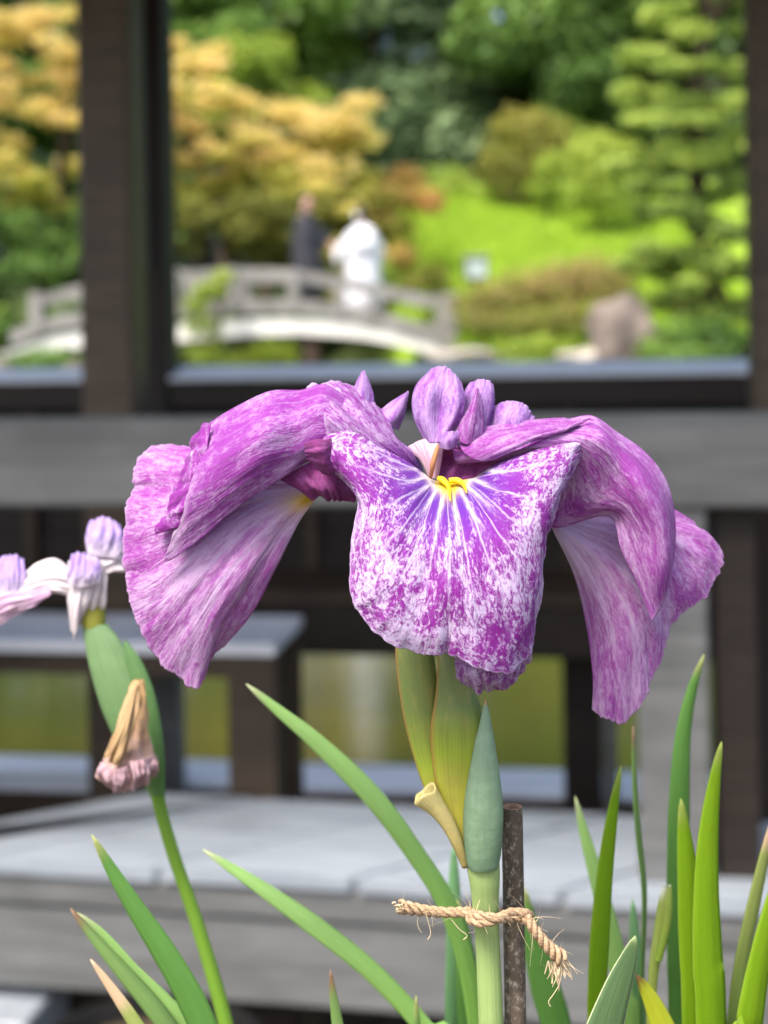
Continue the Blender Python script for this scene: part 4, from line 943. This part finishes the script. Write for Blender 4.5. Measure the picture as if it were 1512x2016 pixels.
# style crests and inner standards
petal('style_crest', [[(838, 872, 0), (815, 820, -2), (817, 765, -4), (850, 727, -8)], [(848, 872, 4), (838, 815, 4), (845, 765, 2), (866, 722, -6)], [(860, 872, 5), (865, 815, 1), (872, 765, 0), (880, 724, -6)], [(872, 868, 4), (893, 820, 5), (900, 775, 3), (896, 738, -5)], [(882, 860, 1), (908, 825, 2), (915, 790, 0), (908, 756, -6)]], PI, iris, 50, 50, .08, .3, seed=13, jag=.01)
petal('style_crest', [[(914, 862, -8), (914, 810, -9), (915, 775, -10), (925, 755, -13)], [(930, 868, -4), (934, 810, -3), (938, 770, -4), (945, 748, -11)], [(950, 868, -4), (960, 810, -3), (964, 775, -5), (962, 750, -11)], [(962, 866, -8), (972, 810, -9), (973, 780, -10), (970, 758, -13)]], PI, iris, 40, 44, .08, .25, seed=14, jag=.01)
petal('style_crest', [[(893, 862, 5), (905, 835, 4), (925, 800, 2), (938, 768, -2)], [(918, 875, 10), (925, 838, 10), (934, 800, 7), (940, 764, -2)], [(948, 868, 6), (950, 838, 5), (948, 805, 2), (942, 768, -2)]], PB, iris, 36, 44, .06, .25, seed=15, jag=0)
petal('style_crest', [[(950, 870, -6), (965, 840, -7), (968, 815, -8), (972, 800, -10)], [(965, 878, -3), (985, 838, -2), (992, 812, -3), (1000, 790, -9)], [(985, 880, -2), (1015, 842, 0), (1025, 815, -2), (1032, 797, -9)], [(1005, 875, -4), (1035, 850, -4), (1046, 835, -5), (1052, 822, -9)]], PI, iris, 44, 44, .08, .3, seed=16, jag=.01)
petal('style_crest', [[(866, 880, 7), (868, 866, 7), (876, 850, 4)], [(882, 885, 10), (884, 866, 11), (890, 850, 8)], [(898, 878, 8), (902, 862, 8), (905, 848, 5)]], PI, iris, 24, 24, .06, .2, seed=17)
petal('style_column', [[(845, 942, 3), (826, 905, 0), (800, 882, -4)], [(850, 942, 6), (842, 900, 5), (830, 866, 0)], [(856, 942, 7), (858, 900, 8), (858, 866, 4)], [(862, 942, 5), (868, 905, 5), (872, 866, 2)]], PP, iris, 34, 40, .05, .15, seed=18)
attach(link('stamen', tube_mesh('stamen', [P(848, 940, sY(9)), P(852, 915, sY(11)), P(860, 885, sY(10)), P(862, 876, sY(8))], [.0005, .0008, .0007, .0003], 8, n=14), plain_mat('anther', (.36, .16, .07), .7), smooth=True), iris)
petal('throat_cup', [[(862, 944, 2), (866, 910, -3), (878, 876, 0)], [(885, 948, 5), (895, 915, -1), (905, 880, 4)], [(915, 945, 5), (928, 915, 1), (938, 890, 7)], [(945, 938, 4), (958, 918, 3), (968, 903, 8)], [(965, 925, 2), (985, 912, 4), (1000, 900, 6)]], PM, iris, 44, 40, .1, .3, seed=19)  # dark maroon stands in for the occlusion inside the throat

# ovary, bracts, bud and stem
gov = green_mat('ovary_green', (.28, .34, .08), (.30, .36, .10), None, None, .1)
pod('ovary', [(945, 872, 892, 0), (1000, 868, 896, 0), (1100, 866, 900, 0), (1200, 866, 904, 0), (1300, 868, 908, 0), (1420, 872, 925, 0)], 0, gov, iris, .9)
k = NT('bract_green'); u = k.attr('pu').outputs['Fac']; v = k.attr('pv').outputs['Fac']
ft_ = k.noise(k.comb(k.math('MULTIPLY', u, 70), k.math('MULTIPLY', v, 2.5), 0.0), 1.0, 3, .5); bl_ = k.noise(k.comb(k.math('MULTIPLY', u, 8), k.math('MULTIPLY', v, 7), 3.0), 1, 5, .6)
col = k.ramp(v, [(0, (.50, .38, .11)), (.22, (.46, .42, .06)), (.45, (.28, .36, .035)), (.70, (.13, .19, .055)), (1, (.15, .19, .075))])
col = k.mix(k.math('MULTIPLY', k.smooth(bl_, .45, .7), .45), col, (.33, .27, .07)); col = k.mix(k.math('MULTIPLY', k.smooth(ft_, .45, .7), .35), col, (.10, .15, .025))
e_ = k.math('ABSOLUTE', k.math('SUBTRACT', u, .5)); col = k.mix(k.smooth(e_, .11, .01, 0, .85), col, (.36, .17, .05))
BR = k.done(k.transl(k.bsdf(col, .42, .4, k.bump(ft_, .3, .0006)), k.mix(.5, col, (.4, .5, .02)), .18))
pod('bract', [(1255, 779, 842, -1), (1300, 779, 856, -1), (1400, 792, 866, -1), (1480, 811, 880, -1), (1560, 838, 890, 0), (1640, 877, 906, 1), (1706, 911, 919, 3)], -1, BR, iris, .55)
pod('bract', [(1262, 868, 893, 2), (1300, 862, 908, 3), (1360, 858, 935, 3), (1400, 852, 950, 3), (1425, 848, 956, 3), (1480, 849, 958, 3), (1560, 861, 950, 3), (1640, 888, 940, 3), (1704, 912, 930, 3)], 3, BR, iris, .55)
BUD = green_mat('bud_glaucous', (.115, .19, .115), (.20, .30, .19), (.42, .20, .10), None, .06, .5, 80, .93, .25)
pod('bud', [(1378, 955, 957), (1392, 951, 961), (1420, 945, 967), (1460, 935, 974), (1510, 925, 982), (1560, 916, 988), (1600, 912, 991), (1640, 912, 990), (1676, 915, 987), (1700, 919, 983), (1708, 922, 980)], 7, BUD, iris, .85)
STEM = green_mat('stem_green', (.20, .33, .10), (.26, .36, .13), None, None, .08, .5, 50, bl=.3)
pod('stem', [(1690, 922, 980, 5), (1705, 919, 984, 5), (1735, 924, 984, 5), (1775, 929, 982, 4), (1830, 934, 983, 3), (1900, 938, 986, 2), (1960, 940, 989, 2), (2016, 942, 991, 2), (2120, 944, 996, 0), (2600, 946, 1004, -4), (6000, 950, 1020, -6), (11080, 952, 1030, -10)], 5, STEM, iris, .9, n=130)
me = tube_mesh('curled_bract', [P(916, 1706, sY(6)), P(901, 1662, sY(7)), P(882, 1622, sY(7)), P(858, 1588, sY(7)), P(833, 1561, sY(7))], [.0004, .0011, .0016, .0023, .0036], 20, cap=False, n=26)
for i_, v_ in enumerate(me.vertices):
    f_ = (i_ // 20) / 25; ph_ = (i_ % 20) / 20 * 6.283
    v_.co += Vector((math.sin(ph_ * 2 + 1) * .5, 0, math.sin(ph_ * 3) * .6 + .5 * math.cos(ph_))) * .0011 * f_ ** 2
fattr(me, 'pu', np.tile(np.linspace(0, 1, 20), 26)); fattr(me, 'pv', np.repeat(np.linspace(0, 1, 26), 20))
o = link('curled_bract', me, green_mat('dry_bract', (.42, .34, .12), (.55, .47, .20), None, None, .25), smooth=True); attach(o, iris)
m = o.modifiers.new('thickness', 'SOLIDIFY'); m.thickness = .0006

# ------------------------------------------------------------------ leaves of the tied iris and the plants round it
LT = green_mat('leaf_light', (.22, .43, .08), (.30, .50, .16), (.40, .46, .25), None, .35, .45)
LM = green_mat('leaf_mid', (.075, .20, .035), (.10, .24, .05), (.30, .33, .12), None, .25, .45)
LB = green_mat('leaf_bright', (.20, .38, .010), (.26, .44, .018), (.42, .50, .12), (.36, .52, .06), .5, .4)
LS = green_mat('leaf_sharp', (.05, .105, .035), (.075, .135, .055), (.30, .36, .14), (.55, .60, .36), .12, .45, 34, .97)
LY = green_mat('leaf_yellowing', (.20, .34, .01), (.46, .50, .03), (.12, .035, .02), (.5, .45, .06), .4, .45, 60, .95)
LTAN = green_mat('leaf_dry_tip', (.12, .24, .035), (.30, .36, .10), (.62, .44, .28), None, .25, .5, 60, .86)
LBR = green_mat('leaf_brown_tip', (.09, .21, .04), (.16, .27, .08), (.22, .13, .08), None, .25, .5, 60, .93)
LG = green_mat('leaf_bluish', (.10, .26, .09), (.16, .34, .15), None, None, .25, .5)
bx = iris.location.x
leaf([(484, 1346), (552, 1402), (625, 1462), (740, 1575), (825, 1690), (878, 1775), (915, 1880), (940, 2016), (950, 2120)], 44, .50, LT, iris, .3, seed=1, foot=(bx - .015, .45, GZ))
leaf([(398, 1672), (520, 1752), (640, 1838), (740, 1920), (840, 2030), (900, 2130)], 40, .49, LT, iris, .5, seed=2, foot=(bx - .02, .44, GZ))
leaf([(893, 1662), (894, 1760), (892, 1900), (890, 2040), (895, 2200)], 32, .56, LG, iris, .2, seed=3, foot=(bx - .01, .50, GZ), tipf=.6)
leaf([(1030, 1745), (1045, 1830), (1070, 1930), (1100, 2040), (1110, 2200)], 66, .55, LM, iris, .2, seed=4, foot=(bx + .02, .50, GZ), tipf=.5)
leaf([(900, 1770), (915, 1870), (930, 2030), (940, 2200)], 60, .55, LM, iris, .3, seed=5, foot=(bx, .50, GZ), tipf=.5)
leaf([(650, 1908), (656, 1960), (668, 2040), (690, 2200)], 34, .46, LBR, iris, .2, seed=6, foot=(bx - .03, .45, GZ))
leaf([(819, 1960), (820, 2000), (824, 2060), (830, 2200)], 28, .46, LM, iris, .2, seed=7, foot=(bx - .02, .44, GZ))

rc = thing('iris_leaf_clump', 'upright clump of bright green sword leaves with a pale bud beside the grey post', 'iris leaves', (P(1300, 2016, .47).x, .47, GZ))
fx = rc.location.x
leaf([(1132, 1568), (1150, 1640), (1178, 1740), (1205, 1850), (1230, 1960), (1245, 2100)], 42, .53, LT, rc, .2, seed=11, foot=(fx - .02, .52, GZ))
leaf([(1222, 1508), (1208, 1590), (1194, 1700), (1184, 1820), (1178, 1940), (1178, 2100)], 52, .47, LB, rc, .35, seed=12, foot=(fx - .03, .46, GZ))
leaf([(1246, 1430), (1250, 1540), (1258, 1640), (1270, 1760), (1266, 1900), (1262, 2060)], 26, .50, LBR, rc, .9, seed=13, foot=(fx - .01, .49, GZ), tipf=1.5)
leaf([(1386, 1288), (1362, 1360), (1345, 1450), (1338, 1580), (1335, 1760), (1336, 1900), (1340, 2060)], 50, .51, LM, rc, .2, seed=14, foot=(fx + .01, .50, GZ))
leaf([(1340, 1572), (1346, 1630), (1356, 1740), (1364, 1880), (1370, 2060)], 62, .455, LB, rc, .3, seed=15, foot=(fx + .01, .46, GZ), tipf=.6)
leaf([(1420, 1460), (1408, 1530), (1396, 1640), (1392, 1760), (1396, 1900), (1404, 2060)], 80, .45, LB, rc, .3, seed=16, foot=(fx + .02, .45, GZ), tipf=.9)
leaf([(1245, 1770), (1250, 1850), (1256, 1960), (1262, 2100)], 34, .54, LG, rc, .2, seed=17, foot=(fx, .52, GZ), tipf=.6)
leaf([(1345, 1800), (1340, 1880), (1338, 2060)], 40, .53, LG, rc, .2, seed=18, foot=(fx + .01, .52, GZ), tipf=.5)
leaf([(1540, 1560), (1512, 1660), (1485, 1780), (1460, 1900), (1446, 2016), (1440, 2120)], 38, .47, LTAN, rc, .5, seed=19, foot=(fx + .03, .47, GZ))
leaf([(1560, 1640), (1522, 1780), (1498, 1890), (1478, 2010), (1470, 2140)], 84, .45, LB, rc, .3, seed=20, foot=(fx + .04, .45, GZ))
leaf([(1251, 1842), (1240, 1880), (1218, 1940), (1192, 2020), (1168, 2100), (1150, 2200)], 92, .405, LS, rc, .0, seed=27, foot=(fx - .045, .41, GZ), fold=.12, tipf=.42)
leaf([(1252, 1918), (1272, 1950), (1296, 2000), (1320, 2070), (1330, 2200)], 60, .44, LY, rc, .2, seed=22, foot=(fx, .45, GZ), tipf=.4)
BUDW = green_mat('pale_bud', (.26, .38, .05), (.36, .44, .10), (.80, .78, .60), None, .3, .45, 40, .95)
pod('bud', [(1745, 1306, 1312), (1775, 1296, 1316), (1810, 1290, 1316), (1860, 1283, 1308), (1920, 1276, 1296), (2060, 1272, 1290), (3000, 1280, 1300), (9900, 1290, 1310)], 0, BUDW, rc, .8, Y0=.48, n=90)
pod('bud', [(1742, 1316, 1321), (1770, 1308, 1324), (1810, 1306, 1322), (1850, 1299, 1314), (1890, 1288, 1304)], 3, BUDW, rc, .8, Y0=.48, n=40)

# ------------------------------------------------------------------ left iris: fading pale bloom and a withered one
li = thing('iris_plant', 'slender iris with a fading pale lilac bloom and a withered tan flower', 'iris', (P(500, 2200, .53).x, .53, GZ))
YL = .535
SP = green_mat('spathe_green', (.10, .21, .07), (.17, .28, .13), None, None, .15, .5, 60)
pod('stem', [(1545, 296, 324, 0), (1580, 300, 326, 0), (1680, 328, 354, 0), (1830, 378, 406, 0), (2016, 430, 460, 0), (2200, 470, 500, 0), (4000, 500, 530, 0), (9600, 490, 530, 0)], 0, green_mat('young_stem', (.15, .30, .03), (.15, .29, .03), None, None, .1), li, .9, Y0=YL, n=110)
pod('spathe', [(1228, 162, 210), (1260, 166, 236), (1320, 178, 270), (1400, 202, 300), (1480, 240, 318), (1540, 280, 324), (1572, 298, 322)], 0, SP, li, .5, Y0=YL)
pod('spathe', [(1262, 243, 250), (1300, 248, 278), (1360, 262, 303), (1430, 280, 318), (1500, 292, 325), (1566, 300, 325)], 3, green_mat('spathe_dark', (.075, .17, .05), (.11, .22, .08), None, None, .15), li, .5, Y0=YL)
pod('ovary', [(1150, 165, 192), (1180, 156, 204), (1225, 160, 208), (1262, 172, 204), (1310, 190, 205)], -1, green_mat('ovary_yellow', (.16, .22, .04), (.34, .31, .05), None, None, .15), li, .8, Y0=YL)
LW = petal_mat('fading_white', 10, 5, .75, .3, (.80, .76, .76), (.60, .46, .62), seed=11.0, vein=.1, wash=.2, tr=.35)
LV = petal_mat('fading_lilac', 10, 5, .35, .3, (.66, .54, .84), (.44, .30, .72), seed=12.0, vein=.1, wash=.3, tr=.35)
LPk = petal_mat('fading_pink', 10, 5, .5, .3, (.78, .62, .66), (.55, .28, .62), seed=13.0, vein=.1, wash=.3, tr=.35)
def lp(name, sp, m, sd): return petal(name, [[(x, y, t_ * .45) for x, y, t_ in q_] for q_ in sp], m, li, 44, 44, .16, 1.2, Y0=YL, seed=sd, jag=.09, edgefreq=9, wht=(lambda u, v, x, y: max(0, .95 - v * 1.5)) if m is LV else None)
lp('standard_petal', [[(172, 1090, 0), (168, 1055, 0), (180, 1025, -4)], [(195, 1095, 5), (200, 1055, 6), (206, 1018, -2)], [(225, 1100, 4), (235, 1060, 3), (228, 1030, -2)], [(240, 1105, 0), (246, 1085, 0), (243, 1060, -3)]], LV, 31)
lp('fall_petal', [[(150, 1125, 2), (175, 1095, 0), (200, 1080, -2), (245, 1062, -6)], [(160, 1140, 8), (185, 1115, 6), (210, 1105, 4), (250, 1090, -4)], [(175, 1155, 6), (200, 1135, 5), (222, 1125, 3), (250, 1125, -4)]], LW, 32)
lp('fall_petal', [[(135, 1105, 4), (132, 1150, 6), (134, 1200, 6), (140, 1240, 2)], [(165, 1095, 12), (160, 1140, 14), (152, 1195, 12), (148, 1250, 4)], [(198, 1105, 10), (192, 1150, 10), (180, 1190, 8), (165, 1215, 2)], [(212, 1135, 6), (210, 1165, 6), (208, 1190, 4), (200, 1200, 0)]], LW, 33)
lp('standard_petal', [[(132, 1150, 14), (134, 1120, 14), (140, 1092, 10)], [(162, 1156, 18), (165, 1125, 19), (165, 1088, 12)], [(196, 1148, 15), (198, 1128, 15), (193, 1103, 10)]], LV, 34)
lp('fall_petal', [[(150, 1130, 0), (110, 1102, 0), (75, 1110, -2), (50, 1130, -4)], [(155, 1150, 8), (110, 1130, 9), (70, 1140, 7), (40, 1160, 0)], [(150, 1175, 6), (105, 1168, 8), (60, 1172, 6), (10, 1180, 0)]], LW, 35)
lp('standard_petal', [[(-8, 1175, 0), (-10, 1130, 0), (0, 1100, -4)], [(22, 1185, 6), (20, 1135, 6), (24, 1093, -2)], [(46, 1175, 3), (50, 1135, 2), (46, 1100, -3)]], LV, 36)
lp('fall_petal', [[(95, 1155, 10), (60, 1162, 10), (20, 1165, 8), (-15, 1175, 2)], [(100, 1170, 13), (60, 1182, 14), (20, 1192, 12), (-10, 1205, 4)], [(85, 1178, 10), (55, 1202, 9), (25, 1215, 7), (0, 1232, 2)]], LPk, 37)
WT2 = petal_mat('withered_tan', 12, 6, .5, .25, (.56, .40, .22), (.42, .26, .12), seed=15.0, vein=.1, wash=.4, tr=.2)
WP = petal_mat('withered_rim', 12, 6, .45, .2, (.58, .42, .48), (.42, .24, .26), seed=14.0, vein=.1, wash=.4, tr=.2)
WT = green_mat('withered_petal', (.46, .30, .36), (.50, .32, .15), None, None, .15, .7, 30, bl=.5)
o = pod('withered_bloom', [(1338, 264, 280), (1360, 256, 286), (1400, 250, 288), (1440, 238, 290), (1475, 218, 296), (1505, 198, 303), (1525, 200, 304), (1545, 214, 280), (1556, 226, 256)], 16, WT, li, .7, Y0=YL, wob=.5, seed=4, seg=72, pleat=.13)
for sp_, sd_ in (([[(198, 1500, 26), (190, 1520, 27), (200, 1545, 24)], [(225, 1515, 30), (222, 1540, 30), (228, 1556, 26)], [(250, 1510, 30), (256, 1535, 29), (250, 1554, 25)]], 51),
                 ([[(255, 1500, 28), (262, 1530, 29), (258, 1552, 25)], [(280, 1495, 27), (286, 1522, 27), (280, 1545, 23)], [(300, 1490, 23), (308, 1508, 22), (302, 1525, 19)]], 52),
                 ([[(258, 1350, 22), (232, 1430, 26), (205, 1490, 25)], [(268, 1350, 24), (248, 1432, 29), (222, 1500, 28)], [(274, 1350, 23), (258, 1436, 27), (238, 1505, 27)]], 53)):
    petal('withered_fold', sp_, WT2 if sd_ == 53 else WP, li, 40, 40, .5, 1.6, Y0=YL, seed=sd_, jag=.06, edgefreq=10, yel=None)
lx = li.location.x
leaf([(180, 1642), (222, 1716), (268, 1790), (320, 1870), (372, 1960), (410, 2050), (440, 2160)], 60, .45, LM, li, .3, seed=41, foot=(lx - .01, .46, GZ))
leaf([(138, 1788), (180, 1840), (240, 1910), (300, 1980), (350, 2050), (400, 2160)], 40, .46, LBR, li, .6, seed=42, foot=(lx - .02, .47, GZ), fold=.5)
leaf([(152, 1796), (200, 1838), (262, 1912), (322, 1972), (376, 2030), (420, 2140)], 34, .465, LT, li, .2, seed=43, foot=(lx - .02, .47, GZ))
leaf([(178, 1888), (205, 1925), (240, 1975), (275, 2030), (330, 2140)], 34, .455, LTAN, li, .3, seed=44, foot=(lx - .03, .46, GZ))

# ------------------------------------------------------------------ bamboo stake and twine
sx_, sy_ = P(1008, 1588, .424), P(1015, 2016, .424)
ax = (sy_ - sx_).normalized(); foot = sx_ + ax * ((sx_.z - GZ + .05) / -ax.z)
stk = thing('bamboo_stake', 'dark brown hollow bamboo stake standing close beside the iris stem', 'stake', (foot.x, foot.y, GZ))
k = NT('bamboo'); v = k.geo(); n1 = k.noise(k.mapping(v, (620, 620, 420)), 1, 5, .75); n2 = k.noise(v, 60, 4, .6)
col = k.mix(k.smooth(n2, .35, .65), (.055, .042, .032), (.105, .082, .062)); col = k.mix(k.smooth(n1, .50, .66, 0, .8), col, (.34, .30, .25)); col = k.mix(k.smooth(n1, .40, .30, 0, .8), col, (.016, .010, .008))
BAM = k.done(k.bsdf(col, .6, .3, k.bump(n1, .5, .0006)))
r_ = 21 * .424 / F; q = Vector((0, 0, 1)).rotation_difference(-ax)
Ls = (foot - sx_).length; prof = [(r_ * 1.12, -Ls), (r_ * 1.05, -.2), (r_ * 1.03, -.09), (r_ * 1.01, -.03), (r_, -.002), (r_ * .97, 0), (r_ * .60, .0), (r_ * .55, -.001), (r_ * .55, -.03), (0, -.032)]
o = lathe('culm', prof[:6], 36, BAM); o.rotation_mode = 'QUATERNION'; o.rotation_quaternion = q; o.location = sx_; o.parent = stk; o.matrix_parent_inverse = Matrix.Translation(-Vector(stk.location))
o = lathe('cut_end', [(r_ * .97, .0), (r_ * .62, .0001), (r_ * .56, -.001), (r_ * .56, -.03), (.00001, -.031)], 36, plain_mat('bamboo_cut', (.22, .13, .085), .7, .2, .3, 900, .3, .0004)); o.rotation_mode = 'QUATERNION'; o.rotation_quaternion = q; o.location = sx_; o.parent = stk; o.matrix_parent_inverse = Matrix.Translation(-Vector(stk.location))

tw = thing('twine', 'frayed jute twine knotted round the iris stem and the bamboo stake', 'twine', P(980, 1805, .42))
k = NT('jute'); v = k.geo(); n1 = k.noise(k.mapping(v, (900, 900, 2200)), 1, 4, .6)
JUTE = k.done(k.bsdf(k.mix(k.smooth(n1, .3, .7), (.24, .15, .085), (.50, .36, .23)), .85, .15, k.bump(n1, .6, .0005)))
def rope(path, r, turns, n=120, flare=0.0, name='strand', ns=3):
    Q = catmull(np.array([tuple(P(x, y, sY(t))) for x, y, t in path]), n)
    for s_ in range(ns):
        pts = []; rad = []
        for i in range(n):
            f = i / (n - 1); tg = Vector(Q[min(i + 1, n - 1)] - Q[max(i - 1, 0)]).normalized(); a = tg.orthogonal().normalized() if abs(tg.y) > .9 else tg.cross(Vector((0, 1, 0))).normalized(); b = tg.cross(a)
            an = 2 * math.pi * (turns * f + s_ / ns); rr = r * .55 * (1 + flare * f ** 4)
            pts.append(Vector(Q[i]) + (a * math.cos(an) + b * math.sin(an)) * rr); rad.append(r * .56 * (1 - .25 * f ** 6))
        attach(link(name, tube_mesh(name, pts, rad, 8), JUTE, smooth=True), tw)
    return Q
q1 = rope([(930, 1795, 4), (905, 1796, 3), (870, 1796, 3), (838, 1793, 4), (806, 1788, 5), (786, 1785, 5)], .00145, 3.0, flare=1.2)
q2 = rope([(1036, 1806, 6), (1052, 1830, 7), (1072, 1856, 7), (1092, 1876, 7), (1108, 1888, 7)], .00155, 2.2, flare=1.6)
loop = [(924, 1800, 0), (930, 1812, 9), (955, 1816, 11), (985, 1806, 9), (1010, 1797, 5), (1034, 1799, 3), (1042, 1803, -2), (1034, 1800, -9), (1000, 1798, -11), (950, 1798, -7), (926, 1798, -2), (926, 1796, 4), (945, 1803, 10.5), (980, 1808, 10), (1008, 1808, 6), (1036, 1806, 3)]
q3 = rope(loop, .0014, 9, 200, name='binding_strand')
# fuzz of loose fibres
g = np.random.default_rng(5); VV = []; QQ = []; base = 0
for Q, nf in ((q1, 26), (q2, 30), (q3, 60)):
    for _ in range(nf):
        i = int(g.integers(0, len(Q))); p0 = Vector(Q[i]); d = Vector(g.normal(size=3)).normalized(); d.y *= .5; L = abs(g.normal(.0035, .003)); bend = Vector(g.normal(size=3)) * L * .45
        pts = [p0 + d * L * f + bend * f * f for f in np.linspace(0, 1, 6)]
        me_ = tube_mesh('f', pts, np.linspace(.00009, .00003, 6), 3, cap=False)
        vs = [tuple(v_.co) for v_ in me_.vertices]; QQ += [tuple(base + x for x in p_.vertices) for p_ in me_.polygons]; VV += vs; base += len(vs); bpy.data.meshes.remove(me_)
for pts_ in ([(1100, 1885), (1106, 1910), (1100, 1940), (1088, 1960), (1080, 1972), (1084, 1982)], [(838, 1796), (844, 1818), (848, 1838), (842, 1850)], [(888, 1810), (905, 1830), (920, 1842), (912, 1850)], [(1090, 1880), (1100, 1905), (1096, 1925), (1098, 1938)]):
    me_ = tube_mesh('f', [P(x, y, sY(8)) for x, y in pts_], [.00012] * len(pts_), 4, cap=False, n=20); vs = [tuple(v_.co) for v_ in me_.vertices]; QQ += [tuple(base + x for x in p_.vertices) for p_ in me_.polygons]; VV += vs; base += len(vs); bpy.data.meshes.remove(me_)
for i in range(70):   # frayed brush at the hanging end and the cut end
    a_ = (1106, 1886) if i < 45 else (788, 1785); ang = g.normal(1.35, .35) if i < 45 else g.normal(3.14, .35); L = g.uniform(18, 50) if i < 45 else g.uniform(3, 12)
    x, y = a_[0] + g.normal(0, 7) - (8 if i < 45 else 0), a_[1] + g.normal(0, 6)
    me_ = tube_mesh('f', [P(x, y, sY(7)), P(x + math.cos(ang) * L * .6, y + math.sin(ang) * L * .6, sY(7 + g.normal(0, .6))), P(x + math.cos(ang) * L + g.normal(0, 4), y + math.sin(ang) * L, sY(7 + g.normal(0, .8)))], [.00022, .0002, .00008], 4, cap=False, n=6)
    vs = [tuple(v_.co) for v_ in me_.vertices]; QQ += [tuple(base + x_ for x_ in p_.vertices) for p_ in me_.polygons]; VV += vs; base += len(vs); bpy.data.meshes.remove(me_)
fz = attach(link('loose_fibres', mesh('loose_fibres', VV, QQ), plain_mat('jute_fibre', (.58, .46, .30), .8, .2, .1)), tw); fz['kind'] = 'stuff'
